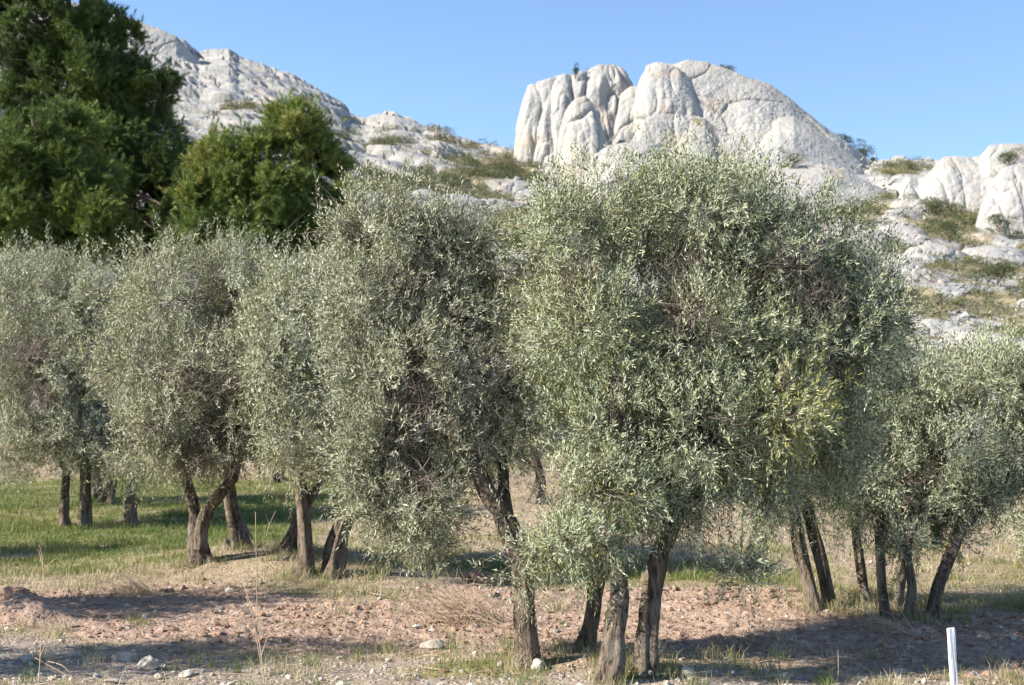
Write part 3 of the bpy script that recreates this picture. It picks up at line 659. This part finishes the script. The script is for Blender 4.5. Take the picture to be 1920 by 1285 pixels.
olive_tree('olive on a row of straight pale trunks in green grass at the left edge',
    [([(121, 986), (122, 940), (124, 880)], None, .1, 11, 9, (4,)), ([(158, 988), (160, 930), (160, 860), (168, 800)], None, .1, 13, 10, (1, 3)), ([(244, 988), (246, 940), (252, 880)], None, 0, 13, 11, (6, 5)),
     ([(182, 936), (178, 880), (172, 830)], None, 0, 11, 9, (2,)), ([(200, 942), (212, 900), (226, 860)], None, 0, 14, 11, (0, 5))],
    [lob(85, 565, 22.5, 110, 85, 1.3, .44), lob(175, 575, 22.3, 95, 85, 1.2), lob(30, 680, 22.3, 110, 85, 1.2), lob(150, 700, 22, 100, 85, 1.1, .4), lob(80, 800, 22, 85, 55, .9, .4), lob(180, 820, 21.8, 85, 70, .9), lob(245, 855, 21.5, 60, 45, .6), lob(20, 855, 21.5, 50, 40, .6, .42, .8)],
    dens=220, leaf='olive_pale', ls=1.5, seed=6, dref=22, twigs=24, nleaf=12, holes=[hole(60, 670, 21.3, 50, 30, .5), hole(90, 740, 21.3, 40, 25, .5)])
olive_tree('blue grey olive crown rising behind the leftmost trees, cut by the photo edge',
    [([(-40, 955), (-45, 850), (-40, 740)], None, .2, 13, 9, (0, 1))],
    [lob(30, 530, 25, 80, 55, 1.2, .3), lob(-60, 560, 25, 90, 80, 1.3, .3), lob(-50, 690, 25, 90, 90, 1.3, .3)], dens=170, ls=1.6, seed=7, twigs=16, nleaf=12)
olive_tree('olive on two dark slim trunks leaning left, in the shade right of the biggest crown',
    [([(1528, 1146), (1508, 1065), (1490, 975), (1478, 890)], None, .2, 15, 12, (1, 0)), ([(1556, 1140), (1538, 1045), (1512, 950), (1503, 870)], None, .2, 16, 12, (0, 2, 3))],
    [lob(1540, 760, 14.9, 95, 120, .9, .34), lob(1490, 880, 14.6, 80, 75, .7, .36), lob(1590, 660, 15.2, 85, 85, .9, .36), lob(1590, 870, 14.9, 60, 75, .7, .38), lob(1440, 970, 14.6, 40, 45, .4, .4, .6)],
    dens=400, leaf='olive_green', ls=1.12, seed=8, dref=14.5, twigs=26, nleaf=12)
olive_tree('many stemmed olive at the right with one trunk slanting far out to the right',
    [([(1626, 1136), (1612, 1045), (1604, 960), (1606, 920)], None, .2, 12, 9, (3,)), ([(1660, 1156), (1652, 1080), (1650, 970), (1654, 940)], None, .1, 12, 9, (0, 3)), ([(1680, 1142), (1692, 1080), (1700, 1040)], None, .1, 10, 8, (6,)),
     ([(1702, 1166), (1710, 1100), (1702, 1040), (1708, 1000)], None, .1, 12, 9, (4,)), ([(1748, 1162), (1764, 1085), (1800, 1000), (1850, 935), (1905, 880), (1960, 835)], None, .2, 15, 10, (8,)), ([(1756, 1020), (1748, 950), (1760, 900)], 14.5, .2, 11, 9, (1,)), ([(1760, 985), (1810, 930), (1870, 870)], 14.4, .2, 13, 10, (5, 2))],
    [lob(1700, 730, 14.7, 100, 85, .9, .46), lob(1815, 715, 14.9, 115, 75, 1, .46), lob(1905, 740, 14.8, 80, 85, .9), lob(1650, 840, 14.4, 75, 80, .6, .42), lob(1760, 850, 14.3, 105, 80, .8, .36), lob(1880, 850, 14.6, 85, 80, .8, .32), lob(1690, 950, 14.1, 62, 65, .4, .42, .8), lob(1790, 1000, 14.1, 40, 45, .3, .4, .5), lob(1990, 800, 14.6, 80, 110, .9), lob(1615, 930, 14.0, 48, 60, .35, .42, .7), lob(1700, 1010, 13.9, 55, 50, .3, .45, .6), lob(1655, 900, 14.0, 60, 60, .4, .4, .8), lob(1810, 920, 14.1, 70, 60, .4, .36, .8), lob(1745, 930, 14.0, 50, 50, .35, .4, .7), lob(1860, 905, 14.1, 60, 45, .35, .34, .8)],
    dens=400, leaf='olive_green', ls=1.12, seed=9, dref=14.4, twigs=26, nleaf=12)
olive_tree('olive at the far right edge of the photo, mostly its low twiggy sprouts showing',
    [([(1935, 1062), (1930, 1000), (1940, 920)], None, .2, 16, 12, (0, 1))], [lob(1935, 990, 17.4, 38, 55, .4, .3), lob(2020, 800, 17.8, 90, 110, 1.0, .4)], dens=330, ls=1.25, seed=10, dref=17.5, twigs=26, nleaf=12)
for lab, bx, by, d, lbs in (
    ('small shaded olive seen in the gap between the two front crowns', 1005, 945, None, [(990, 760, 80, 95), (1040, 690, 70, 80), (960, 830, 70, 60)]),
    ('far olive low behind the crowns of the two left trees with forked trunks', 520, 905, None, [(500, 800, 75, 55), (560, 770, 70, 60), (640, 790, 60, 60)]),
    ('far olive behind the trunks of the biggest crown, mostly hidden by it', 1330, 930, None, [(1330, 800, 110, 75), (1250, 760, 80, 60), (1440, 820, 70, 60)]),
    ('far olive behind the many stemmed right tree, showing between its trunks', 1650, 925, None, [(1640, 810, 95, 65), (1560, 840, 60, 55), (1720, 830, 60, 50)])):
    dd = float(gdist(bx, by))
    olive_tree(lab, [([(bx, by), (bx + 8, by - 50), (bx - 5, by - 100)], d, 0, 13, 9, (0, 1)) if d else ([(bx, by), (bx + 8, by - 50), (bx - 5, by - 100)], None, 0, 13, 9, (0, 1))],
               [lob(a, b, dd + .3, c, e, 1.2, .36) for a, b, c, e in lbs], dens=170, ls=1.6, seed=bx, twigs=14, nleaf=12)
# neighbours in the same rows just beyond the left edge, whose shade falls into the grove
for lab, x, y, h in (('olive in the front row just beyond the left edge of the photo', -6.3, 10.6, 3.4), ('olive between the rows just beyond the left edge of the photo', -6.9, 13.5, 3.3), ('olive in the second row just beyond the left edge of the photo', -9.8, 17.8, 3.4)):
    def at(dx, dy, z, rx, ry, rz): return (np.array((x + dx, y + dy, z)), np.array((rx, ry, rz)), .42, 1.)
    z0 = float(gz(x, y)); u_ = lambda dx, z: (960 + (x + dx) / y * FPX, HOR - (z - EYE) / y * FPX)
    olive_tree(lab, [([u_(0, z0), u_(.1, z0 + .7), u_(.05, z0 + 1.3)], y, 0, 22, 16, (0, 1, 2))],
               [at(-.6, .1, h * .6, .8, .55, .7), at(.5, -.1, h * .55, .8, .6, .6), at(0, .1, h * .8, .8, .5, .6), at(.2, -.3, h * .42, .6, .4, .4)], dens=165, gap=-.22, ls=1.5, seed=int(abs(x) * 10), twigs=10, nleaf=12)

# ------------------------------------------------------------------ pines
def pine_tree(label, base_px, d, lobes, dens, seed, ttop, rpx=16, needles=30, nl=.15, gap=-.12, tint=.4, group='pines at the foot of the hill'):
    x = (base_px - 960) / FPX * d; b0 = np.array((x, d, float(gz(x, d)) - .2))
    t = thing('pine_tree', label, 'pine tree', b0, group)
    top = P(ttop[0], ttop[1], d); r = rpx * px2m(d)
    path = limb_path(b0, top, k=6, wob=.012); V, F = tube(path, [r, r * .8, r * .5, r * .15], 14, 40, .1, seed, .4); b = Bag(); b.add(V, F); b.build('trunk', M['pinebark'], t)
    lb = [(P(l[0], l[1], l[2]), np.array((l[3] * px2m(l[2]), l[5], l[4] * px2m(l[2]))), tint + (l[6] if len(l) > 6 else 0), l[7] if len(l) > 7 else 1.) for l in lobes]
    big = lb; lb = []
    for c, rr, tn_, df in big:
        lb.append((c, rr * .8, tn_ - .08, df * .4))
        for k in range(9):
            u = nrm(rng.normal(0, 1, 3) + np.array((0, -.25, .2))); q = rng.uniform(.30, .46)
            lb.append((c + u * rr * rng.uniform(.6, .85), np.array((1, 1, .8)) * q * (rr[0] * rr[2])**.5, tn_ + rng.normal(.02, .07), df * .85))
    bb = Bag()
    for c, rr, _, _ in big:
        z = np.clip((c[2] - .8 - b0[2]) / (top[2] - b0[2]), .15, .95); s = spline(path, 30)[int(z * 29)]
        V, F = tube(limb_path(s, c, k=4, wob=.05), [r * .35, r * .22, r * .1], 7, 14, .1, seed); bb.add(V, F)
        for k in range(7):
            e = c + nrm(rng.normal(0, 1, 3)) * rr * .8; V, F = tube(limb_path(s + (c - s) * rng.uniform(.4, 1), e, k=4), [r * .11, r * .06, r * .02], 5, 8); bb.add(V, F)
    o = bb.build('branches', M['pinebark'], t); o['kind'] = 'stuff'
    p, dr, tn, rad = lobe_points(lb, dens, inner=.45, bump=.35, seed=seed, gap=gap, gscale=1.5)
    n = len(p); ax = nrm(dr * .55 + np.array((0, 0, .42)) + rng.normal(0, .38, (n, 3)))
    out = (rng.random(n) < .12) * rng.uniform(.05, .45, n); p = p + ax * out[:, None]
    A = nrm(np.cross(ax, rng.normal(0, 1, (n, 3)))); B_ = np.cross(ax, A)
    s = rng.random((n, needles)); ph = rng.uniform(0, 6.28, (n, needles)); al = rng.uniform(.35, 1.15, (n, needles)) * (1 - .4 * s)
    TL = rng.uniform(.18, .38, n)
    pos = (p - ax * TL[:, None] * .5)[:, None] + ax[:, None] * (TL[:, None] * s)[..., None]
    nd = ax[:, None] * np.cos(al)[..., None] + (A[:, None] * np.cos(ph)[..., None] + B_[:, None] * np.sin(ph)[..., None]) * np.sin(al)[..., None]
    LN = rng.uniform(.75, 1.25, (n, needles, 1)) * nl; sd_ = nrm(np.cross(nd, rng.normal(0, 1, nd.shape))) * (.0085 * nl / .14)
    V = np.stack([pos - sd_, pos + sd_, pos + nd * LN], 2).reshape(-1, 3)
    F = np.arange(len(V)).reshape(-1, 3)
    st = tn + rng.normal(0, .13, n) + .25 * noise(p * .8, seed + 4)
    tl = np.clip(st[:, None] + rng.normal(0, .1, (n, needles)) + .15 * (s - .5), 0, 1).ravel()
    mesh('crown', V, F, M['pine'], t, attrs={'tint': ('FACE', tl)})
    return t
pine_tree('tall dark pine rising past the top left corner', 150, 47, [(60, 40, 47, 110, 95, 2.2), (190, 75, 47, 75, 75, 1.7), (60, -60, 47, 100, 70, 2), (120, 150, 47, 140, 95, 2.4), (248, 165, 47, 80, 75, 1.6), (225, 265, 47, 115, 90, 2), (312, 175, 46.5, 28, 45, .6, 0, .5), (230, 210, 48, 90, 90, 1.5), (325, 270, 46.5, 26, 50, .6, -.1, .6),
    (255, 370, 47, 105, 85, 1.9), (90, 290, 48, 120, 90, 2), (200, 450, 47, 150, 70, 1.9), (310, 380, 47, 60, 70, 1.1, -.1), (300, 460, 47, 90, 60, 1.4, -.1), (316, 312, 46, 52, 62, 1.1, -.06), (350, 425, 45, 55, 60, 1.2, -.12), (362, 350, 45.5, 30, 50, .8, -.12), (400, 470, 45, 80, 40, 1.2, -.12)], 190, 61, (120, -60), 20, tint=.34)
pine_tree('yellow green pine in front at the left edge of the photo', 40, 42, [(115, 240, 42, 70, 48, 1.2, .05), (40, 300, 42, 80, 70, 1.5), (150, 340, 42, 80, 70, 1.3), (60, 390, 42, 110, 80, 1.7, .05), (160, 430, 42, 90, 60, 1.4), (30, 460, 42, 90, 60, 1.3, .1), (-60, 380, 42, 90, 110, 1.6)], 220, 62, (60, 220), 14, tint=.5)
pine_tree('bright green pine with two rounded tops against the left ridge', 500, 39.5, [(555, 255, 39.5, 65, 55, 1.4, .08), (500, 290, 39.5, 60, 50, 1.3, .05), (415, 300, 39.5, 65, 55, 1.4, .08), (600, 300, 39.5, 38, 60, .9), (530, 350, 39.5, 100, 60, 1.8), (430, 370, 39.5, 90, 60, 1.6, -.05), (575, 405, 39.5, 68, 60, 1.3, .0), (490, 430, 39.5, 120, 60, 1.7, -.12), (400, 440, 39.5, 80, 60, 1.4, -.15), (610, 380, 39.5, 30, 50, .6)], 220, 63, (540, 215), 13, tint=.62)
pine_tree('small yellow green young pine beside the crown top of the leaning front olive', 655, 44, [(655, 372, 44, 38, 32, .6, .1), (650, 420, 44, 45, 40, .7)], 240, 64, (655, 345), 6, tint=.62, needles=30)

# ------------------------------------------------------------------ scrub and shrubs on the hill
def shrub_mesh(cs, rs, dens, tints, seed, leaf=.16):
    """domes of small leaf faces"""
    VV, FF, TT = [], [], []; n0 = 0
    pts, dirs, tn = [], [], []
    for c, r, t in zip(cs, rs, tints):
        k = max(14, int(dens * r[0] * r[2] * 6)); u = nrm(rng.normal(0, 1, (k, 3)) + np.array((0, -.1, .25)))
        p = c + u * r * (rng.uniform(.55, 1.0, (k, 1)) * (1 + .3 * noise(u * 2.5 + c * .7, seed)[:, None]))
        pts.append(p); dirs.append(u); tn.append(np.clip(t + rng.normal(0, .12, k), 0, 1))
    p = np.concatenate(pts); u = np.concatenate(dirs); t = np.concatenate(tn); k = len(p)
    ld = nrm(u * .5 + np.array((0, 0, .5)) + rng.normal(0, .6, (k, 3))); L = rng.uniform(.7, 1.4, k) * leaf
    V, F = leaves(p, ld, rng.normal(0, 1, (k, 3)), L, L * .55)
    return V, F, np.repeat(t, 2)
scw = (scr[:300] < .45) & (PXg > 300) & (PXg < 1990) & (PYg > 300) & ((PXg > 1450) | (PYg > 335)) & (noise(P(PXg, PYg, Dg) * .14, 71) > -.05)
cs_ = np.argwhere(scw); ij = cs_[rng.choice(len(cs_), 3200, replace=False)]
sz = (.10 + .55 * rng.random(len(ij))**3.5) * np.clip(Dg[ij[:, 0], ij[:, 1]] / 130, .6, 1.3)
scatter_lumps('scree', HV[ij[:, 0], ij[:, 1]] + np.array((0, -.05, .05)), sz, M['cliff'], 'loose limestone blocks lying on the slope', 'scree')
w_ = (scr[:300] > .22) & (PXg > -20) & (PXg < 2000)
cand = np.argwhere(w_); wts = scr[:300][w_] * (Dg[w_] / 100)**2 / (np.abs(np.gradient(PYg, axis=0))[w_] + .1)**0
sel = rng.choice(len(cand), 4200, replace=False, p=wts / wts.sum()); ij = cand[sel]
base = HV[ij[:, 0], ij[:, 1]]; sz = (.22 + .75 * rng.random(len(ij))**1.6) * np.clip(base[:, 1] / 150, .6, 1.25)
V, F, T = shrub_mesh(base + np.array((0, 0, .15)), np.stack([sz * 1.2, sz * 1.1, sz * .8], -1), 30, np.clip(.45 + .35 * noise(base * .12, 5) + rng.normal(0, .12, len(ij)), .05, .95), 77)
tag(mesh('scrub', V, F, M['scrub'], attrs={'tint': ('FACE', T)}), 'low olive green and brown scrub covering the ledges of the hill', 'scrub', kind='stuff')
for lab, px, py, d, rx, ry, tn in (
    ('tiny dark pine standing on top of the white tower', 1079, 131, 200, 8, 14, .05), ('flat brown bush on the tower rim beside the tiny pine', 1112, 131, 203, 14, 5, .8),
    ('dark bush on the crest of the great dome', 1362, 130, 208, 22, 9, .15), ('dark shrubs high on the right flank of the dome', 1586, 266, 205, 22, 14, .1), ('largest dark shrub low on the right flank of the dome', 1612, 284, 203, 24, 16, .1),
    ('round dark shrub at the bottom of the right flank of the dome', 1637, 303, 203, 11, 8, .08), ('grey green shrub on the ledge above the smooth slab', 1484, 297, 172, 24, 14, .35), ('dark shrub growing on the cliff top at the right edge', 1897, 294, 158, 24, 16, .3),
    ('round dark green bush on the slope under the grey cliff band', 1780, 428, 135, 26, 22, .12), ('grey green bush at the foot of the right edge buttress', 1878, 414, 141, 24, 15, .3), ('broad dark bush among the scrub on the right slope', 1868, 508, 112, 45, 22, .2),
    ('grey bush high under the right cliff band', 1758, 388, 153, 26, 13, .4), ('bright green bush low on the right slope beside the big olive crown', 1762, 562, 95, 16, 15, .55), ('little dark tuft in the crack of the dome', 1324, 183, 197, 10, 5, .4)):
    s = px2m(d); c = P(px, py, d); k = 7
    cs = c + rng.normal(0, 1, (k, 3)) * np.array((rx * s * .45, .5, ry * s * .3)); r = np.array((rx * s, min(rx, 20) * s, ry * s))
    V, F, T = shrub_mesh(cs, np.outer(rng.uniform(.45, .7, k), r), 60, np.full(k, tn), 5, .15)
    base = c - np.array((0, 0, ry * s))
    t = thing('shrub', lab, 'shrub', base, 'shrubs on the hill')
    mesh('foliage', V, F, M['scrub'], t, attrs={'tint': ('FACE', T)})
    b = Bag()
    for q in cs[:4]:
        V, F = tube(limb_path(base - np.array((0, 0, .3)), q, k=4), [.07, .04, .015], 5, 6); b.add(V, F)
    b.build('stem', M['pinebark'], t)

# ------------------------------------------------------------------ grass, pebbles, clods
def blades(x, y, h, wd, tint, name, label):
    n = len(x); z = gz(x, y) + gfine(x, y) - .005
    a = rng.uniform(0, 6.28, n); side = np.stack([np.cos(a), np.sin(a), 0 * a], -1) * wd[:, None]
    ln = rng.normal(0, .45, (n, 2)); tip = np.stack([ln[:, 0] * h, ln[:, 1] * h, h], -1); mid = tip * np.array((.35, .35, .6))
    p = np.stack([x, y, z], -1)
    V = np.stack([p - side, p + side, p + mid + side * .7, p + mid - side * .7, p + tip], 1).reshape(-1, 3); b = np.arange(n)[:, None] * 5
    o = mesh(name, V, [b + np.array([[2, 3, 4]])[0], b + np.array([[0, 1, 2, 3]])[0]], M['grass'], attrs={'tint': ('FACE', np.concatenate([tint, tint]))})
    return tag(o, label, 'grass', kind='stuff')
n = 900000; dd = 9.2 * (34 / 9.2)**rng.random(n); xx = rng.uniform(-.44, .44, n) * dd
s_, st_, g_ = zones(xx, dd)
pn = noise(np.stack([xx * 2.6, dd * 2.6, 0 * xx], -1), 31) * .6 + noise(np.stack([xx * .9, dd * .9, 0 * xx], -1), 32) * .5
prob = np.clip(g_ * 1.05 + .95 * pn * (g_ > .1) - .12, 0, 1) * (1 - .85 * s_ * (g_ < .5)) * np.clip(dd / 20, .5, 1) * .62
prob = np.maximum(prob, .07 * (1 - .8 * s_) * (pn > -.1))
k = rng.random(n) < prob; xx, dd, g_ = xx[k], dd[k], g_[k]
lush = sst(.35, .9, g_) * (.35 + .65 * sst(1.5, -5, xx)); 
tint = np.clip(.78 - .5 * lush + .32 * noise(np.stack([xx * .8, dd * .8, 0 * xx], -1), 35) + .25 * noise(np.stack([xx * 3, dd * 3, 0 * xx], -1), 36) + rng.normal(0, .13, len(xx)), 0, 1)
near = np.clip(dd / 16, .65, 1.3)
blades(xx, dd, rng.uniform(.025, .085, len(xx)) * (1 + 1.0 * (rng.random(len(xx)) < .06)) * (.7 + .6 * (noise(np.stack([xx * 2, dd * 2, 0 * xx], -1), 37) > 0)), rng.uniform(.0022, .0045, len(xx)) * near, tint, 'grass', 'short green and dry grass between the trees')

nc_ = 420; cd = 9.6 * (19 / 9.6)**rng.random(nc_); cx = rng.uniform(-.42, .42, nc_) * cd
s_, st_, g_ = zones(cx, cd); kk = rng.random(nc_) < (.25 + .75 * (1 - s_)); cx, cd = cx[kk], cd[kk]; m_ = 34
bb_ = np.repeat(np.array(BASES), 9, 0) + rng.normal(0, .16, (len(BASES) * 9, 2)); bb_ = bb_[(bb_[:, 1] < 19) & (np.abs(bb_[:, 0]) < .45 * bb_[:, 1])]; cx = np.concatenate([cx, bb_[:, 0]]); cd = np.concatenate([cd, bb_[:, 1]])
xx = (cx[:, None] + rng.normal(0, .045, (len(cx), m_))).ravel(); dd = (cd[:, None] + rng.normal(0, .045, (len(cx), m_))).ravel()
hh = np.repeat(rng.uniform(.05, .16, len(cx)), m_) * rng.uniform(.5, 1.2, len(xx))
blades(xx, dd, hh, rng.uniform(.0018, .0032, len(xx)), np.clip(np.repeat(rng.choice([.3, .55, .75, .88, .95], len(cx)), m_) + rng.normal(0, .06, len(xx)), 0, 1), 'weed_tufts', 'dry and green weed tufts on the stony soil')
n = 12000; dd = 9.0 * (19 / 9.0)**rng.random(n); xx = rng.uniform(-.42, .42, n) * dd; s_, st_, g_ = zones(xx, dd)
k = rng.random(n) < (.75 * st_ + .2 * s_ + .08); xx, dd = xx[k], dd[k]; sz = .006 + .030 * rng.random(len(xx))**5
scatter_lumps('pebbles', np.stack([xx, dd, gz(xx, dd) + gfine(xx, dd) + sz * .2], -1), sz, M['stone'], 'pale limestone pebbles strewn over the near ground', 'pebbles')
n = 16000; dd = 10.5 * (18 / 10.5)**rng.random(n); xx = rng.uniform(-.42, .42, n) * dd; s_, st_, g_ = zones(xx, dd)
k = rng.random(n) < s_ * (.5 + .5 * noise(np.stack([xx, dd * 1.5, 0 * xx], -1), 41)); xx, dd = xx[k], dd[k]; sz = .010 + .045 * rng.random(len(xx))**4
scatter_lumps('soil_clods', np.stack([xx, dd, gz(xx, dd) + gfine(xx, dd)], -1), sz, M['clod'], 'reddish clods of tilled soil', 'soil')

n = 26000; dd = 9.5 * (24 / 9.5)**rng.random(n); xx = rng.uniform(-.42, .42, n) * dd
k = noise(np.stack([xx * .9, dd * .9, 0 * xx], -1), 51) + .4 * rng.normal(0, 1, n) > .15; xx, dd = xx[k], dd[k]; n = len(xx)
a = rng.uniform(0, 6.28, n); V, F = leaves(np.stack([xx, dd, gz(xx, dd) + gfine(xx, dd) + .012], -1), nrm(np.stack([np.cos(a), np.sin(a), rng.normal(0, .25, n)], -1)), nrm(rng.normal(0, .35, (n, 3)) + np.array((0, 0, 1))), rng.uniform(.03, .055, n), rng.uniform(.008, .014, n))
tag(mesh('leaf_litter', V, F, M['twig']), 'dry fallen olive leaves on the soil', 'leaf litter', kind='stuff')
n = 700; dd = 9.8 * (20 / 9.8)**rng.random(n); xx = rng.uniform(-.42, .42, n) * dd; a = rng.uniform(0, 6.28, n); L_ = rng.uniform(.08, .4, n)
p0 = np.stack([xx, dd, gz(xx, dd) + gfine(xx, dd) + .02], -1); x1, y1 = xx + np.cos(a) * L_, dd + np.sin(a) * L_; p1 = np.stack([x1, y1, gz(x1, y1) + gfine(x1, y1) + rng.uniform(.01, .06, n)], -1)
V, F = thin_twigs(p0, p1, rng.uniform(.002, .005, n), .06); tag(mesh('fallen_twigs', V, F, M['straw'], smooth=True), 'dry fallen twigs scattered on the soil', 'twigs', kind='stuff')

# ------------------------------------------------------------------ single stones
for i, (lab, px, py, wpx, fl) in enumerate((
    ('largest pale angular stone in the foreground shade at lower left', 282, 1254, 27, .62), ('grey weathered lump of stone left of the pale angular stone', 232, 1240, 24, .75), ('flat slab of stone lit on its left, below the brush pile', 815, 1218, 30, .45),
    ('small white stone on the soil above the flat slab', 783, 1180, 12, .7), ('small stone just right of the pale angular one', 302, 1272, 14, .5), ('whitish stone at the photo bottom under the lower left shade', 350, 1268, 22, .4), ('pale stone on the bottom edge right of the front trunks', 1462, 1276, 24, .5),
    ('white stone in grass right of the rightmost front trunk', 1292, 1268, 26, .5), ('dark shaded stone near the left edge of the foreground', 52, 1240, 18, .6), ('flat pale stone at the left of the lower left shade', 140, 1232, 18, .35), ('round stone at the foot of the leaning front olive', 1012, 1252, 22, .6),
    ('stone wedged between the two middle front trunks', 1072, 1222, 20, .6), ('pale stone in the shade left of the white stake', 1690, 1262, 20, .4), ('stone on the bottom edge below the weed stalk', 208, 1282, 20, .4), ('small reddish stone on the tilled soil in the middle', 640, 1290, 16, .6))):
    p = gp(px, py); d = p[1]; V, F = stone_shape(wpx * px2m(d), 5 + i, 3, fl)
    a = rng.uniform(0, 6.28); R = np.array(((math.cos(a), -math.sin(a), 0), (math.sin(a), math.cos(a), 0), (0, 0, 1)))
    p = p + np.array((0, 0, wpx * px2m(d) * fl * .45))
    tag(mesh('stone', (V @ R.T) + p, F, M['stone'], loc=p), lab, 'stone', 'stones on the ground')
# clod heap at the left edge
p = gp(20, 1122); V, F = stone_shape(.24, 44, 4, .55, 1.3); V = V * (1 + .16 * fbm(V * 14, 3, 3))[:, None]
tag(mesh('soil_heap', V + p, F, M['clod'], loc=p), 'dark crumbly heap of turned soil at the left edge', 'soil heap')
p = gp(905, 1092); V, F = stone_shape(.27, 46, 4, .5, 1.3); V = V * (1 + .16 * fbm(V * 14, 3, 4))[:, None]
tag(mesh('soil_heap', V + p, F, M['clod'], loc=p), 'reddish soil heap behind the brush pile', 'soil heap')

# ------------------------------------------------------------------ dead brush, weeds, stake
def brush(label, px, py, L, Hh, n, direction, mat='straw', r=.0032):
    p = gp(px, py); a0 = np.array(direction, float)
    s = p + np.stack([rng.normal(0, L * .14, n), rng.normal(0, .12, n), rng.uniform(.0, Hh * .35, n)], -1) - a0 * L * .35
    e = s + nrm(a0 + rng.normal(0, .28, (n, 3)) * np.array((1, 1, .8))) * rng.uniform(.35, 1., (n, 1)) * L
    e[:, 2] = np.maximum(e[:, 2], p[2] + .02)
    A, E, R = [s], [e], [np.full(n, r)]
    for _ in range(4):
        f = rng.uniform(.3, .95, (n, 1)); a = s + (e - s) * f; b = a + nrm(nrm(e - s) + rng.normal(0, .6, (n, 3)) + np.array((0, 0, .15))) * rng.uniform(.08, .3, (n, 1)) * L * .6
        A.append(a); E.append(b); R.append(np.full(n, r * .6))
    V, F = thin_twigs(np.vstack(A), np.vstack(E), np.concatenate(R), .08)
    return tag(mesh('brush_pile', V, F, M[mat], smooth=True, loc=p), label, 'brush pile', 'heaps of cut branches')
brush('big heap of dry reddish cut branches left of the leaning front olive', 872, 1168, .95, .3, 190, (-.88, .15, .40), r=.0048)
brush('low dry brush tangle on the soil at the left', 255, 1112, .6, .16, 120, (-.9, .1, .25))
brush('thin scatter of cut twigs under the many stemmed right olive', 1660, 1185, .6, .08, 70, (-.9, .2, .12))
def weed(label, pts, r=.004, forks=(), mat='straw'):
    p = gp(pts[0][0], pts[0][1]); d = p[1]; b = Bag()
    V, F = tube([P(x, y, d) for x, y in pts], [r, r * .8, r * .5], 6, 14); b.add(V, F)
    for f in forks:
        V, F = tube([P(x, y, d + (rng.normal(0, .04) if k_ else 0)) for k_, (x, y) in enumerate(f)], [r * .8, r * .4], 5, 8); b.add(V, F)
    return tag(b.build('weed_stalk', M[mat], loc=p), label, 'weed', 'dry weed stalks')
weed('tallest branching dry weed stalk in the lower left centre', [(496, 1284), (488, 1215), (476, 1160), (462, 1120)], .005, [[(492, 1260), (478, 1180), (470, 1135), (455, 1090)], [(490, 1230), (500, 1200), (508, 1180)], [(482, 1190), (482, 1120), (480, 1020), (479, 960)], [(486, 1200), (470, 1160), (450, 1140)]])
weed('single upright dry stalk near the left bottom corner', [(72, 1284), (76, 1220), (76, 1155)], .0045, [[(76, 1200), (84, 1170), (98, 1150)], [(76, 1230), (88, 1200), (100, 1160)]])
weed('pale stalk with side shoots in the left back shade', [(82, 1088), (80, 1050), (74, 1022)], .006, [[(81, 1070), (95, 1055), (108, 1045)], [(80, 1060), (72, 1030)]])
weed('white dead stalk lying toward the lower left corner', [(160, 1284), (110, 1258), (66, 1234)], .006, [[(140, 1275), (120, 1250), (90, 1240)]])
weed('slim dry stalk right of the front trunks at the bottom', [(1570, 1284), (1572, 1255), (1571, 1220)], .003)
weed('thin brown stalk rising over the grass behind the tall weed', [(498, 1010), (505, 985), (517, 958)], .006, [[(505, 986), (502, 975), (498, 966)]])
weed('short fork of dead twig left of the white stake', [(1742, 1284), (1735, 1262)], .005, [[(1740, 1275), (1748, 1260)]])

p = gp(1790, 1290); d = p[1]
mt = Mat('weathered_white_paint'); c_ = mt.noise(40, 5, .6, mt.scl((1, 1, .1)))
M['paint'] = mt.done(mt.mix(mt.mp(mt.noise(25, 5), .55, .7, 0, .6), mt.mix(mt.mp(c_, .5, .75), (.70, .72, .74), (.40, .38, .35)), (.36, .31, .26)), .6)
import bmesh
bm = bmesh.new(); bmesh.ops.create_cube(bm, size=1); bmesh.ops.subdivide_edges(bm, edges=bm.edges[:], cuts=5, use_grid_fill=True)
top = P(1783, 1178, d); h = float(top[2] - p[2]) + .25
for v in bm.verts: v.co = Vector((v.co.x * .048, v.co.y * .03, (v.co.z + .5) * h - .25 + random.uniform(-.004, .004)))
for v in bm.verts: v.co.x += random.uniform(-.0018, .0018); v.co.y += random.uniform(-.0018, .0018)
me = bpy.data.meshes.new('stake'); bm.to_mesh(me); bm.free(); me.materials.append(M['paint'])
o = bpy.data.objects.new('stake', me); C.objects.link(o); o.location = p; o.rotation_euler = (0, -.045, .25)
tag(o, 'white painted wooden stake in the ground at the lower right', 'stake')
